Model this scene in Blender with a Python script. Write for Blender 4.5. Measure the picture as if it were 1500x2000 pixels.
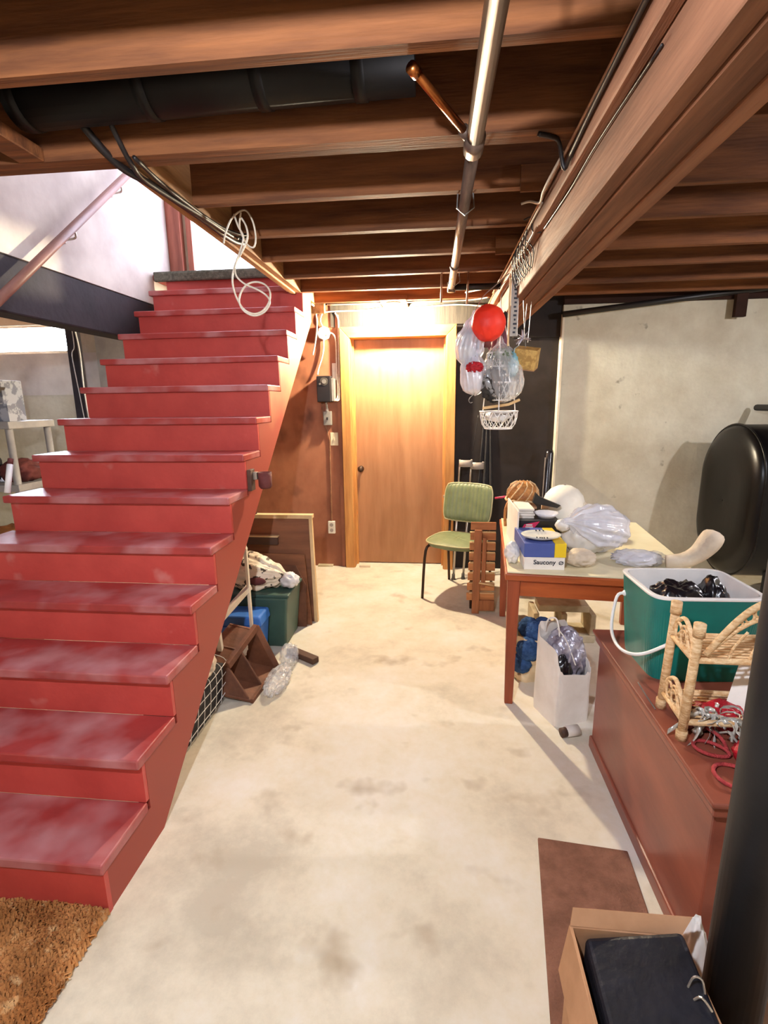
import bpy, bmesh, math, random
from mathutils import Vector, Matrix, noise
PI = math.pi
random.seed(7)
for o in list(bpy.data.objects): bpy.data.objects.remove(o)
SC = bpy.context.scene
COL = SC.collection

# ------------------------------------------------------------------ camera
cam_d = bpy.data.cameras.new('camera'); cam = bpy.data.objects.new('camera', cam_d); COL.objects.link(cam)
RT = Vector((0.99470, 0.10211, -0.01217)); DN = Vector((0.00997, -0.21354, -0.97688)); FW = Vector((-0.10235, 0.97158, -0.21342))
m3 = Matrix((RT, -DN, -FW)).transposed()
cam.matrix_world = Matrix.Translation((0, 0, 1.4953)) @ m3.to_4x4()
cam_d.sensor_fit = 'VERTICAL'; cam_d.sensor_height = 36.0; cam_d.lens = 979.93 * 36 / 2000
cam_d.clip_start = 0.02
SC.camera = cam
# ------------------------------------------------------------------ world, exposure
w = bpy.data.worlds.new('overcast_sky'); SC.world = w; w.use_nodes = True
w.node_tree.nodes['Background'].inputs[0].default_value = (0.85, 0.92, 1.0, 1)
w.node_tree.nodes['Background'].inputs[1].default_value = 1.0
SC.view_settings.view_transform = 'Standard'; SC.view_settings.look = 'None'
SC.view_settings.gamma = 1.0; SC.view_settings.use_curve_mapping = False
SC.view_settings.exposure = 0.5
DOOR_BULB = 4700.0        # bulb over the door
CAMERA_BULB = 2600.0       # bulb on the ceiling over the viewer
TANK_BULB = 1700.0         # bulb in the right bay
WINDOW_GLOW = 60.0        # daylight in the basement window
UPSTAIRS_GLOW = 7.0       # daylight in the glazed door upstairs

# ------------------------------------------------------------------ materials
def lin(c):
    return tuple(((x/255)/12.92 if x/255 <= .04045 else ((x/255+.055)/1.055)**2.4) for x in c)
MATS = {}
def mat(name, c1, c2=None, scale=6.0, rough=.6, bump=.15, bscale=None, metal=0.0, stretch=(1,1,1), ramp=(.35,.65),
        vary=.12, spec=.5, emis=None, estr=0.0, clear=0.0, spots=None, sscale=20, sramp=(.6,.64), coat=0.0, mid=None, det=6, nro=.6):
    m = bpy.data.materials.new(name); m.use_nodes = True; MATS[name] = m
    nt = m.node_tree; N = nt.nodes; L = nt.links
    p = N['Principled BSDF']; out = N['Material Output']
    c2 = c2 or tuple(max(0, int(x*.82)) for x in c1)
    tc = N.new('ShaderNodeTexCoord'); mp = N.new('ShaderNodeMapping'); mp.inputs['Scale'].default_value = stretch
    L.new(tc.outputs['Object'], mp.inputs['Vector'])
    oi = N.new('ShaderNodeObjectInfo')
    off = N.new('ShaderNodeVectorMath'); off.operation = 'ADD'
    mul = N.new('ShaderNodeMath'); mul.operation = 'MULTIPLY'; mul.inputs[1].default_value = 37.0
    L.new(oi.outputs['Random'], mul.inputs[0]); L.new(mp.outputs[0], off.inputs[0]); L.new(mul.outputs[0], off.inputs[1])
    n1 = N.new('ShaderNodeTexNoise'); n1.inputs['Scale'].default_value = scale; n1.inputs['Detail'].default_value = det; n1.inputs['Roughness'].default_value = nro
    L.new(off.outputs[0], n1.inputs['Vector'])
    rp = N.new('ShaderNodeValToRGB'); e = rp.color_ramp.elements
    e[0].position, e[1].position = ramp; e[0].color = (*lin(c2), 1); e[1].color = (*lin(c1), 1)
    if mid:
        k = e.new((ramp[0]+ramp[1])/2); k.color = (*lin(mid), 1)
    L.new(n1.outputs['Fac'], rp.inputs[0])
    col = rp.outputs[0]
    if spots:
        n3 = N.new('ShaderNodeTexNoise'); n3.inputs['Scale'].default_value = sscale; n3.inputs['Detail'].default_value = 3
        L.new(off.outputs[0], n3.inputs['Vector'])
        r3 = N.new('ShaderNodeValToRGB'); r3.color_ramp.elements[0].position, r3.color_ramp.elements[1].position = sramp
        L.new(n3.outputs['Fac'], r3.inputs[0])
        mx = N.new('ShaderNodeMixRGB'); L.new(r3.outputs[0], mx.inputs[0]); L.new(col, mx.inputs[1]); mx.inputs[2].default_value = (*lin(spots), 1)
        col = mx.outputs[0]
    if vary:
        hs = N.new('ShaderNodeHueSaturation'); mr = N.new('ShaderNodeMapRange')
        mr.inputs['To Min'].default_value = 1-vary; mr.inputs['To Max'].default_value = 1+vary
        L.new(oi.outputs['Random'], mr.inputs['Value']); L.new(mr.outputs[0], hs.inputs['Value']); L.new(col, hs.inputs['Color'])
        col = hs.outputs[0]
    L.new(col, p.inputs['Base Color'])
    p.inputs['Roughness'].default_value = rough; p.inputs['Metallic'].default_value = metal
    p.inputs['Specular IOR Level'].default_value = spec
    if coat: p.inputs['Coat Weight'].default_value = coat; p.inputs['Coat Roughness'].default_value = .15
    if bump:
        n2 = N.new('ShaderNodeTexNoise'); n2.inputs['Scale'].default_value = bscale or scale*5; n2.inputs['Detail'].default_value = 5
        L.new(off.outputs[0], n2.inputs['Vector'])
        b = N.new('ShaderNodeBump'); b.inputs['Strength'].default_value = bump; b.inputs['Distance'].default_value = .01
        L.new(n2.outputs['Fac'], b.inputs['Height']); L.new(b.outputs[0], p.inputs['Normal'])
    if emis:
        p.inputs['Emission Color'].default_value = (*lin(emis), 1); p.inputs['Emission Strength'].default_value = estr
    if clear:
        tr = N.new('ShaderNodeBsdfTransparent'); mx = N.new('ShaderNodeMixShader'); mx.inputs[0].default_value = 1-clear
        L.new(tr.outputs[0], mx.inputs[1]); L.new(p.outputs[0], mx.inputs[2]); L.new(mx.outputs[0], out.inputs[0])
    return m

mat('concrete_floor', (222,216,206), (190,180,162), scale=1.5, rough=.75, bump=.25, bscale=26, vary=0, ramp=(.33,.62), mid=(214,204,184), det=13, nro=.72, spots=(160,142,118), sscale=5, sramp=(.60,.82), spec=.3)
mat('concrete_wall', (214,208,188), (188,178,156), scale=2.2, rough=.85, bump=.3, bscale=22, vary=0, det=11, nro=.68, spots=(120,110,95), sscale=8, sramp=(.70,.80), spec=.2)
mat('white_plaster', (226,220,212), (196,188,182), scale=2.6, rough=.8, bump=.15, vary=0, spec=.2)
mat('stair_red', (194,74,66), (178,64,58), scale=5, rough=.42, bump=.12, bscale=30, vary=.05, spots=(206,140,130), sscale=7, sramp=(.66,.9), spec=.5)
mat('stair_tread', (172,62,58), (150,54,52), scale=5, rough=.38, bump=.12, bscale=30, vary=.05, spots=(196,140,140), sscale=4.5, sramp=(.46,.78), spec=.6)
mat('joist_wood', (130,80,45), (86,50,29), scale=7, rough=.75, bump=.25, stretch=(.25,5,2.5), vary=.14, spec=.25)
mat('deck_wood', (60,37,28), (42,26,20), scale=5, rough=.85, bump=.2, vary=.1, stretch=(.3,3,1), spec=.2)
mat('beam_wood', (150,102,74), (104,66,46), scale=6, rough=.7, bump=.25, stretch=(4,.22,2.5), vary=.12, spec=.3)
mat('trimmer_wood', (178,132,88), (128,88,56), scale=6, rough=.7, bump=.25, stretch=(4,.3,2.5), vary=.1, spec=.3)
mat('panel_brown', (172,112,82), (136,84,60), scale=2.6, rough=.6, bump=.1, stretch=(1,1,.7), vary=.04, spots=(88,52,38), sscale=4, sramp=(.6,.8), spec=.3)
mat('door_wood', (170,122,84), (148,102,68), scale=3, rough=.5, bump=.06, stretch=(3,1,.35), vary=0, spec=.4)
mat('casing_wood', (206,148,82), (176,118,62), scale=6, rough=.5, bump=.08, stretch=(4,4,.4), vary=.05, spec=.4)
mat('casing_head', (206,148,82), (176,118,62), scale=6, rough=.5, bump=.08, stretch=(.4,4,4), vary=.05, spec=.4)
mat('header_grey', (64,56,47), (42,37,31), scale=9, rough=.7, bump=.2, stretch=(6,1,.4), vary=0)
mat('black_panel', (48,40,37), (36,30,29), scale=4, rough=.7, bump=.1, vary=.05, spec=.25)
mat('dark_tar', (46,38,44), (30,26,32), scale=4, rough=.75, bump=.3, vary=.05)
mat('iron_black', (26,24,26), (18,17,19), scale=6, rough=.5, bump=.08, vary=0, spec=.4)
mat('tank_black', (18,15,15), (11,10,10), scale=3, rough=.3, bump=.06, vary=0, spec=.3)
mat('pipe_steel', (116,96,84), (78,62,53), scale=8, rough=.42, bump=.1, metal=.55, stretch=(3,.4,3), vary=0)
mat('pipe_copper', (196,118,60), (150,82,40), scale=8, rough=.28, bump=.05, metal=.95, vary=0)
mat('pipe_abs', (14,11,12), (9,8,8), scale=5, rough=.5, bump=.04, vary=0, spec=.35)
mat('cable_white', (226,214,196), (196,182,162), scale=20, rough=.5, bump=0, vary=.05)
mat('cable_black', (32,27,26), (24,20,20), scale=20, rough=.45, bump=0, vary=.1)
mat('cable_brown', (150,104,72), (116,76,52), scale=20, rough=.5, bump=0, vary=.1)
mat('porcelain', (232,226,212), (214,206,190), scale=8, rough=.25, bump=0, vary=0)
mat('plate_ivory', (214,202,170), (196,182,150), scale=8, rough=.35, bump=0, vary=.05)
mat('steel_box', (176,170,158), (146,140,130), scale=8, rough=.4, bump=.03, metal=.6, vary=0)
mat('timer_black', (34,28,28), (24,20,20), scale=8, rough=.4, bump=.02, vary=0)
mat('label_white', (222,214,204), (202,194,184), scale=8, rough=.7, bump=0, vary=0)
mat('bulb_warm', (255,255,255), rough=.3, bump=0, vary=0, emis=(255,240,206), estr=DOOR_BULB)
mat('bulb_white', (255,255,255), rough=.3, bump=0, vary=0, emis=(234,241,255), estr=CAMERA_BULB)
mat('bulb_cool', (255,255,255), rough=.3, bump=0, vary=0, emis=(250,248,255), estr=TANK_BULB)
mat('window_light', (255,255,255), rough=.3, bump=0, vary=0, emis=(226,234,255), estr=WINDOW_GLOW)
mat('upstairs_light', (255,255,255), rough=.3, bump=0, vary=0, emis=(230,232,255), estr=UPSTAIRS_GLOW)
mat('frame_redwood', (176,104,84), (140,76,60), scale=6, rough=.5, bump=.08, stretch=(4,4,.4), vary=.05)
mat('rail_wood', (150,106,96), (116,78,70), scale=6, rough=.45, bump=.1, stretch=(4,.5,.5), vary=0)
mat('carpet_grey', (124,124,112), (92,94,84), scale=40, rough=.95, bump=.8, bscale=120, vary=0, spec=.1)
mat('shag_tan', (204,144,88), (160,104,58), scale=9, rough=.95, bump=.5, bscale=60, vary=0, spec=.1, spots=(226,184,130), sscale=26, sramp=(.58,.75))
mat('rug_brown', (146,104,86), (122,86,70), scale=14, rough=.95, bump=.7, bscale=160, vary=0, spec=.1)
mat('green_vinyl', (122,132,94), (104,114,78), scale=10, rough=.5, bump=.08, vary=0)
mat('vinyl_piping', (190,184,140), (170,164,120), scale=10, rough=.5, bump=0, vary=0)
mat('chair_metal', (70,50,38), (52,38,30), scale=8, rough=.4, bump=0, metal=.6, vary=0)
mat('aluminium', (206,198,188), (180,172,162), scale=8, rough=.3, bump=.02, metal=.8, vary=0)
mat('cuff_grey', (170,158,148), (140,130,120), scale=8, rough=.45, bump=0, vary=.05)
mat('rubber_grey', (84,76,68), (66,60,54), scale=8, rough=.7, bump=0, vary=0)
mat('slat_wood', (196,130,78), (156,96,52), scale=7, rough=.6, bump=.12, stretch=(.5,4,3), vary=.08)
mat('upright_wood', (170,104,60), (134,78,42), scale=7, rough=.6, bump=.15, stretch=(4,4,.4), vary=.08)
mat('dowel_pale', (226,190,140), (204,164,112), scale=8, rough=.5, bump=.05, vary=.05)
mat('table_orange', (186,92,44), (148,66,32), scale=5, rough=.38, bump=.06, stretch=(.5,3,3), vary=.04)
mat('table_leg', (160,76,44), (124,56,34), scale=5, rough=.4, bump=.06, stretch=(4,4,.4), vary=.04)
mat('laminate', (236,224,190), (218,204,166), scale=3, rough=.3, bump=.02, vary=0)
mat('trunk_brown', (150,82,62), (122,64,50), scale=4, rough=.32, bump=.06, stretch=(1,.5,1.5), vary=.04, spec=.5)
mat('cooler_teal', (8,118,108), (4,100,94), scale=4, rough=.38, bump=.04, vary=0)
mat('cooler_white', (232,226,220), (214,208,204), scale=5, rough=.45, bump=.02, vary=0)
mat('bag_black', (26,22,26), (14,12,16), scale=9, rough=.25, bump=.25, bscale=14, vary=.05, spec=.7)
mat('wicker', (236,204,158), (200,152,100), scale=40, rough=.6, bump=.5, bscale=120, vary=.06, stretch=(1,1,3))
mat('wicker_basket', (206,140,72), (150,90,40), scale=30, rough=.6, bump=.6, bscale=90, vary=.05)
mat('plastic_white', (236,232,228), (206,202,202), scale=6, rough=.35, bump=.3, bscale=12, vary=.05, spec=.6)
mat('plastic_film', (244,242,250), (214,214,228), scale=8, rough=.2, bump=.5, bscale=16, vary=.03, spec=.8, clear=.36)
mat('plastic_clear', (236,234,234), (206,204,206), scale=8, rough=.15, bump=.5, bscale=14, vary=.05, spec=.9, clear=.66)
mat('bag_printed', (232,216,190), (208,188,160), scale=6, rough=.5, bump=.4, bscale=14, vary=.03, spots=(70,56,44), sscale=24, sramp=(.56,.59))
mat('bag_newsprint', (226,206,170), (202,178,140), scale=7, rough=.6, bump=.4, bscale=14, vary=.03, spots=(110,84,64), sscale=22, sramp=(.60,.66))
mat('paper_white', (238,230,222), (220,210,200), scale=5, rough=.7, bump=.2, bscale=12, vary=.04)
mat('foil_silver', (206,202,214), (120,112,128), scale=16, rough=.3, bump=.4, bscale=14, vary=.05, metal=.3)
mat('yarn_blue', (62,94,142), (44,70,112), scale=30, rough=.9, bump=.8, bscale=90, vary=.08, spec=.1)
mat('cinder', (206,192,162), (170,154,126), scale=6, rough=.9, bump=.5, vary=0, spec=.1)
mat('ball_red', (240,52,28), (222,38,20), scale=6, rough=.55, bump=.08, vary=0)
mat('flower_red', (206,28,44), (160,16,30), scale=20, rough=.7, bump=.4, vary=0)
mat('leaf_grey', (120,132,104), (70,80,62), scale=20, rough=.7, bump=.3, vary=.1)
mat('pine_dark', (74,70,64), (40,38,40), scale=30, rough=.8, bump=.9, bscale=60, vary=.1)
mat('wire_white', (238,234,230), (220,216,212), scale=20, rough=.4, bump=0, vary=0)
mat('wire_grey', (150,146,140), (120,116,110), scale=20, rough=.35, bump=0, metal=.5, vary=0)
mat('purple_cloth', (128,70,88), (92,48,62), scale=9, rough=.7, bump=.3, vary=0)
mat('carton_gold', (206,166,92), (170,130,64), scale=26, rough=.55, bump=.02, vary=0, ramp=(.45,.55))
mat('carton_teal', (188,212,214), (120,166,176), scale=12, rough=.5, bump=.02, vary=0, ramp=(.45,.55))
mat('box_blue', (78,94,162), (70,84,148), scale=4, rough=.45, bump=.02, vary=0)
mat('box_yellow', (240,204,44), (230,190,34), scale=4, rough=.45, bump=.02, vary=0)
mat('ink', (38,40,52), (30,32,44), scale=4, rough=.6, bump=0, vary=0)
mat('box_green', (28,92,78), (20,70,60), scale=4, rough=.4, bump=.02, vary=0)
mat('box_black', (30,28,30), (20,19,21), scale=4, rough=.4, bump=.02, vary=0)
mat('box_pink', (216,50,92), (200,40,80), scale=4, rough=.4, bump=0, vary=0)
mat('foam_white', (244,238,226), (232,224,210), scale=8, rough=.6, bump=.1, vary=0)
mat('cream_cloth', (222,206,186), (198,180,160), scale=8, rough=.85, bump=.3, vary=0, spec=.1)
mat('cardboard', (190,144,108), (164,120,86), scale=5, rough=.8, bump=.1, vary=.06, spec=.2)
mat('leather_black', (34,34,42), (24,24,30), scale=10, rough=.35, bump=.2, vary=0, spec=.5)
mat('board_brown', (140,88,56), (108,64,38), scale=4, rough=.6, bump=.08, stretch=(.4,1,3), vary=.1)
mat('board_dark', (84,54,40), (60,38,28), scale=4, rough=.65, bump=.1, stretch=(.4,1,3), vary=.08)
mat('board_pale', (226,196,150), (200,166,118), scale=5, rough=.6, bump=.08, vary=.05)
mat('crate_wood', (124,76,50), (86,50,32), scale=6, rough=.7, bump=.3, vary=.12)
mat('tote_green', (64,92,80), (52,76,66), scale=4, rough=.45, bump=.03, vary=0)
mat('tote_blue', (58,116,196), (46,98,170), scale=4, rough=.45, bump=.03, vary=0)
mat('paint_white', (230,216,194), (206,190,166), scale=5, rough=.5, bump=.08, vary=.03)
mat('shelf_grey', (176,172,170), (150,146,146), scale=5, rough=.5, bump=.04, vary=.03)
mat('carton_grey', (178,180,190), (126,128,142), scale=9, rough=.6, bump=.02, vary=.05, ramp=(.48,.52))
mat('cloth_maroon', (112,52,48), (80,36,34), scale=8, rough=.8, bump=.4, vary=.1)
mat('cloth_orange', (150,92,44), (120,70,34), scale=8, rough=.8, bump=.4, vary=.1)
mat('cloth_dark', (44,40,42), (30,28,30), scale=8, rough=.85, bump=.4, vary=.1)
mat('ribbon_silver', (226,222,214), (160,158,150), scale=14, rough=.2, bump=.05, metal=.4, vary=.1)
mat('glitter_red', (190,24,44), (150,14,30), scale=40, rough=.35, bump=.4, vary=.05)
mat('chenille_red', (196,70,70), (160,48,50), scale=60, rough=.9, bump=.6, vary=.05)
mat('stringer_wood', (232,196,150), (206,164,116), scale=4, rough=.6, bump=.12, stretch=(1,1,1), vary=0)

def stringer_material():
    # red paint stops part way up; bare pale wood above it
    m = bpy.data.materials.new('stringer_paint'); m.use_nodes = True; MATS['stringer_paint'] = m
    nt = m.node_tree; N = nt.nodes; L = nt.links; p = N['Principled BSDF']
    g = N.new('ShaderNodeNewGeometry'); sx = N.new('ShaderNodeSeparateXYZ'); L.new(g.outputs['Position'], sx.inputs[0])
    n = N.new('ShaderNodeTexNoise'); n.inputs['Scale'].default_value = 3.0; n.inputs['Detail'].default_value = 6; L.new(g.outputs['Position'], n.inputs['Vector'])
    a = N.new('ShaderNodeMath'); a.operation = 'MULTIPLY_ADD'; a.inputs[1].default_value = .5; L.new(n.outputs['Fac'], a.inputs[0]); L.new(sx.outputs['Z'], a.inputs[2])
    r = N.new('ShaderNodeMapRange'); r.inputs['From Min'].default_value = 1.62; r.inputs['From Max'].default_value = 1.98; L.new(a.outputs[0], r.inputs['Value'])
    mx = N.new('ShaderNodeMixRGB'); L.new(r.outputs[0], mx.inputs[0]); mx.inputs[1].default_value = (*lin((152,62,50)), 1); mx.inputs[2].default_value = (*lin((198,140,100)), 1)
    L.new(mx.outputs[0], p.inputs['Base Color']); p.inputs['Roughness'].default_value = .5
stringer_material()

# ------------------------------------------------------------------ mesh helpers
def cat(pts, n=6, closed=False):
    P = [Vector(p) for p in pts]; out = []; k = len(P)
    for i in range(k if closed else k-1):
        g = (lambda j: P[j % k]) if closed else (lambda j: P[min(max(j, 0), k-1)])
        a, b, c, d = g(i-1), g(i), g(i+1), g(i+2)
        for s in range(n):
            t = s/n
            out.append(.5*((2*b)+(c-a)*t+(2*a-5*b+4*c-d)*t*t+(3*b-a-3*c+d)*t**3))
    if not closed: out.append(P[-1])
    return out
ROOT = {}
class MB:
    def __init__(s): s.v = []; s.f = []
    def add(s, v, f):
        k = len(s.v); s.v += [Vector(p) for p in v]; s.f += [tuple(i+k for i in q) for q in f]; return s
    def hexa(s, p):
        return s.add(p, [(0,3,2,1),(4,5,6,7),(0,1,5,4),(1,2,6,5),(2,3,7,6),(3,0,4,7)])
    def box(s, x0, x1, y0, y1, z0, z1):
        return s.hexa([(x0,y0,z0),(x1,y0,z0),(x1,y1,z0),(x0,y1,z0),(x0,y0,z1),(x1,y0,z1),(x1,y1,z1),(x0,y1,z1)])
    def taper(s, c, b, t, z0, z1):
        x, y = c; (bx, by), (tx, ty) = b, t
        return s.hexa([(x-bx,y-by,z0),(x+bx,y-by,z0),(x+bx,y+by,z0),(x-bx,y+by,z0),(x-tx,y-ty,z1),(x+tx,y-ty,z1),(x+tx,y+ty,z1),(x-tx,y+ty,z1)])
    def bar(s, p, q, wd, ht, up=(0,0,1)):
        p, q = Vector(p), Vector(q); d = (q-p).normalized(); a = d.cross(Vector(up)).normalized()*wd/2; b = a.cross(d).normalized()*ht/2
        return s.hexa([p-a-b, p+a-b, q+a-b, q-a-b, p-a+b, p+a+b, q+a+b, q-a+b])
    def tube(s, pts, r, n=8, closed=False):
        P = [Vector(p) for p in pts]; k = len(P); v = []; f = []; prev = None
        for i in range(k):
            d = (P[(i+1) % k]-P[i-1]) if closed else (P[min(i+1,k-1)]-P[max(i-1,0)])
            d.normalize()
            if prev is None:
                a = d.cross(Vector((0,0,1)) if abs(d.z) < .9 else Vector((1,0,0))).normalized()
            else:
                a = (prev-d*prev.dot(d)).normalized()
            prev = a; b = d.cross(a); rr = r[i] if isinstance(r, (list, tuple)) else r
            for j in range(n):
                t = 2*PI*j/n; v.append(P[i]+a*math.cos(t)*rr+b*math.sin(t)*rr)
        for i in range(k if closed else k-1):
            for j in range(n):
                a0 = i*n+j; a1 = i*n+(j+1) % n; b0 = ((i+1) % k)*n+j; b1 = ((i+1) % k)*n+(j+1) % n
                f.append((a0, a1, b1, b0))
        if not closed: f += [tuple(range(n-1, -1, -1)), tuple(range((k-1)*n, k*n))]
        return s.add(v, f)
    def lathe(s, prof, c=(0,0,0), n=24, M=None, sx=1, sy=1):
        c = Vector(c); v = []; f = []
        for r, z in prof:
            for j in range(n):
                t = 2*PI*j/n; q = Vector((r*math.cos(t)*sx, r*math.sin(t)*sy, z)); v.append(c+(M @ q if M else q))
        for i in range(len(prof)-1):
            for j in range(n):
                f.append((i*n+j, i*n+(j+1) % n, (i+1)*n+(j+1) % n, (i+1)*n+j))
        f += [tuple(range(n-1, -1, -1)), tuple(range((len(prof)-1)*n, len(prof)*n))]
        return s.add(v, f)
    def prism(s, poly, ax, a, b):
        mk = {'x': lambda u, w, t: (t,u,w), 'y': lambda u, w, t: (u,t,w), 'z': lambda u, w, t: (u,w,t)}[ax]
        k = len(poly); v = [mk(*p, a) for p in poly]+[mk(*p, b) for p in poly]
        f = [tuple(range(k))[::-1], tuple(range(k, 2*k))]+[(i, (i+1) % k, k+(i+1) % k, k+i) for i in range(k)]
        return s.add(v, f)
    def blob(s, c, rad, seed=0, amp=.15, freq=2.0, sub=4, flat=None):
        bm = bmesh.new(); bmesh.ops.create_icosphere(bm, subdivisions=sub, radius=1)
        o = Vector((seed*7.3, seed*3.1, seed*1.7)); c = Vector(c); v = []
        for q in bm.verts:
            d = q.co.normalized(); k = 1+amp*(1-2.4*abs(noise.noise(d*freq+o)))+amp*.5*noise.noise(d*freq*2.7+o)+amp*.25*noise.noise(d*freq*6+o)
            p = Vector((d.x*rad[0], d.y*rad[1], d.z*rad[2]))*k
            if flat is not None: p.z = max(p.z, flat)
            v.append(c+p)
        f = [tuple(x.index for x in q.verts) for q in bm.faces]; bm.free()
        return s.add(v, f)
    def grid(s, fn, nu, nv, cu=False):
        v = [fn(i/nu, j/nv) for i in range(nu if cu else nu+1) for j in range(nv+1)]; f = []
        for i in range(nu):
            for j in range(nv):
                i2 = (i+1) % nu if cu else i+1
                f.append((i*(nv+1)+j, i2*(nv+1)+j, i2*(nv+1)+j+1, i*(nv+1)+j+1))
        return s.add(v, f)
    def xf(s, M):
        s.v = [M @ q for q in s.v]; return s
    def build(s, name, material, parent=None, smooth=False, bev=0.0, solid=0.0, local=False, seg=2):
        me = bpy.data.meshes.new(name); o = bpy.data.objects.new(name, me); COL.objects.link(o)
        vs = s.v
        if parent is not None:
            R = ROOT[parent.name]; o.parent = parent
            if not local:
                inv = R.inverted(); vs = [inv @ q for q in vs]
            ROOT[o.name] = R
        else:
            xs = [q.x for q in vs]; ys = [q.y for q in vs]; zs = [q.z for q in vs]
            c = Vector(((min(xs)+max(xs))/2, (min(ys)+max(ys))/2, min(zs))); vs = [q-c for q in vs]; o.location = c
            ROOT[o.name] = Matrix.Translation(c)
        me.from_pydata([tuple(q) for q in vs], [], s.f); me.validate()
        bm = bmesh.new(); bm.from_mesh(me); bmesh.ops.recalc_face_normals(bm, faces=bm.faces); bm.to_mesh(me); bm.free()
        me.materials.append(MATS[material])
        if smooth:
            for q in me.polygons: q.use_smooth = True
        if solid:
            md = o.modifiers.new('thickness', 'SOLIDIFY'); md.thickness = solid; md.offset = 0
        if bev:
            md = o.modifiers.new('edge', 'BEVEL'); md.width = bev; md.segments = seg; md.limit_method = 'ANGLE'; md.angle_limit = .7
        return o
def tag(o, label, category, group=None):
    o['label'] = label; o['category'] = category
    if group: o['group'] = group
    return o
def thing(name, label, category, loc=(0,0,0), rz=0.0, group=None):
    o = bpy.data.objects.new(name, None); COL.objects.link(o); o.empty_display_size = .1
    o.location = loc; o.rotation_euler = (0, 0, rz)
    ROOT[o.name] = Matrix.Translation(loc) @ Matrix.Rotation(rz, 4, 'Z')
    return tag(o, label, category, group)
def struct(o):
    o['kind'] = 'structure'; return o
def sroot(name, loc=(0,0,0)):
    o = bpy.data.objects.new(name, None); COL.objects.link(o); o.location = loc; o.empty_display_size = .1
    ROOT[o.name] = Matrix.Translation(loc); o['kind'] = 'structure'; return o
def shift(o, parent, d):
    c = o.copy(); COL.objects.link(c); c.parent = parent; c.location = Vector(o.location)+Vector(d); ROOT[c.name] = ROOT[parent.name]; return c
def lettering(txt, size, material, parent, M, name='lettering', off=0.0, ext=.0004):
    cu = bpy.data.curves.new('t', 'FONT'); cu.body = txt; cu.size = size; cu.extrude = ext; cu.offset = off; cu.align_x = 'LEFT'
    t = bpy.data.objects.new('t', cu); COL.objects.link(t)
    dg = bpy.context.evaluated_depsgraph_get(); me = bpy.data.meshes.new_from_object(t.evaluated_get(dg))
    bpy.data.objects.remove(t)
    o = bpy.data.objects.new(name, me); COL.objects.link(o); o.parent = parent; ROOT[o.name] = ROOT[parent.name]
    me.transform(ROOT[parent.name].inverted() @ M); me.materials.clear(); me.materials.append(MATS[material])
    return o
def cable(name, pts, r, material, label, n=5, sides=6, cat_='cable', closed=False):
    return tag(MB().tube(cat(pts, n, closed), r, sides, closed).build(name, material, smooth=True), label, cat_)

# ================================================================== STRUCTURE
XL, XR, YF, YB = -5.0, 3.7, -1.3, 4.70
JZ = 2.27; DZ = 2.505                       # joist bottoms, deck underside
struct(MB().box(XL, XR, YF, YB, -.1, 0).build('floor', 'concrete_floor'))
struct(MB().box(XL-.15, XL, YF, YB, 0, DZ).build('wall_left', 'concrete_wall'))
struct(MB().box(XR, XR+.15, YF, YB, 0, DZ).build('wall_right', 'concrete_wall'))
struct(MB().box(XL, XR, YF-.15, YF, 0, DZ).build('wall_front', 'concrete_wall'))
# ceiling deck with the stairwell opening, joists hung below it
ceil = sroot('ceiling', (0, 1.7, DZ))
WX0, WX1, WY0 = -2.2, -.97, 1.768           # stairwell opening
d = MB(); d.box(XL, WX0-.05, YF, YB, DZ, DZ+.03); d.box(WX1, XR, YF, YB, DZ, DZ+.03); d.box(WX0-.05, WX1, YF, WY0, DZ, DZ+.03)
d.build('floor_deck', 'deck_wood', ceil)
JY = [1.323+.4064*k for k in range(-6, 8)]
def joist(x0, x1, y, dz=0.0):
    nm = (round(x0, 3), round(x1, 3))
    if nm not in JM:
        o = MB().box(x0, x1, -.019, .019, JZ, DZ).build('joist', 'joist_wood', None, bev=.003, seg=1)
        JM[nm] = o.data; bpy.data.objects.remove(o)
    o = bpy.data.objects.new('joist', JM[nm]); COL.objects.link(o); o.parent = ceil
    o.location = ((x0+x1)/2, y-1.7, JZ-DZ+dz); ROOT[o.name] = ROOT[ceil.name]
    return o
JM = {}
for k, y in enumerate(JY):
    joist(.45, XR, y+(.0 if k % 2 else .039))          # lapped over the beam
    if y < 1.75: joist(XL, .60, y)
    else:
        joist(WX1+.0, .60, y); joist(XL, -2.37, y)
joist(XL, .60, 1.729+.039)                              # doubled header of the stairwell
MB().box(-1.05, -1.011, 1.79, 4.20, JZ-.01, DZ).build('trimmer', 'trimmer_wood', ceil, bev=.003, seg=1)
MB().box(-1.011, WX1, 1.79, 4.20, JZ, DZ).build('trimmer', 'trimmer_wood', ceil, bev=.003, seg=1)
MB().box(-1.05, -.90, 4.19, 4.23, 2.20, 2.30).build('ledger', 'trimmer_wood', ceil, bev=.003, seg=1)
MB().box(-1.36, -1.27, 1.342, 1.71, JZ, JZ+.04).build('blocking', 'joist_wood', ceil, bev=.003, seg=1)
MB().box(-.45, -.24, 4.10, 4.42, 2.262, 2.30).build('lamp_block', 'joist_wood', ceil, bev=.003, seg=1)
for y in (2.136, 2.949):
    MB().box(.30, .42, y-.03, y-.019, JZ-.02, JZ+.07).build('joist_cleat', 'joist_wood', ceil)

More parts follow.
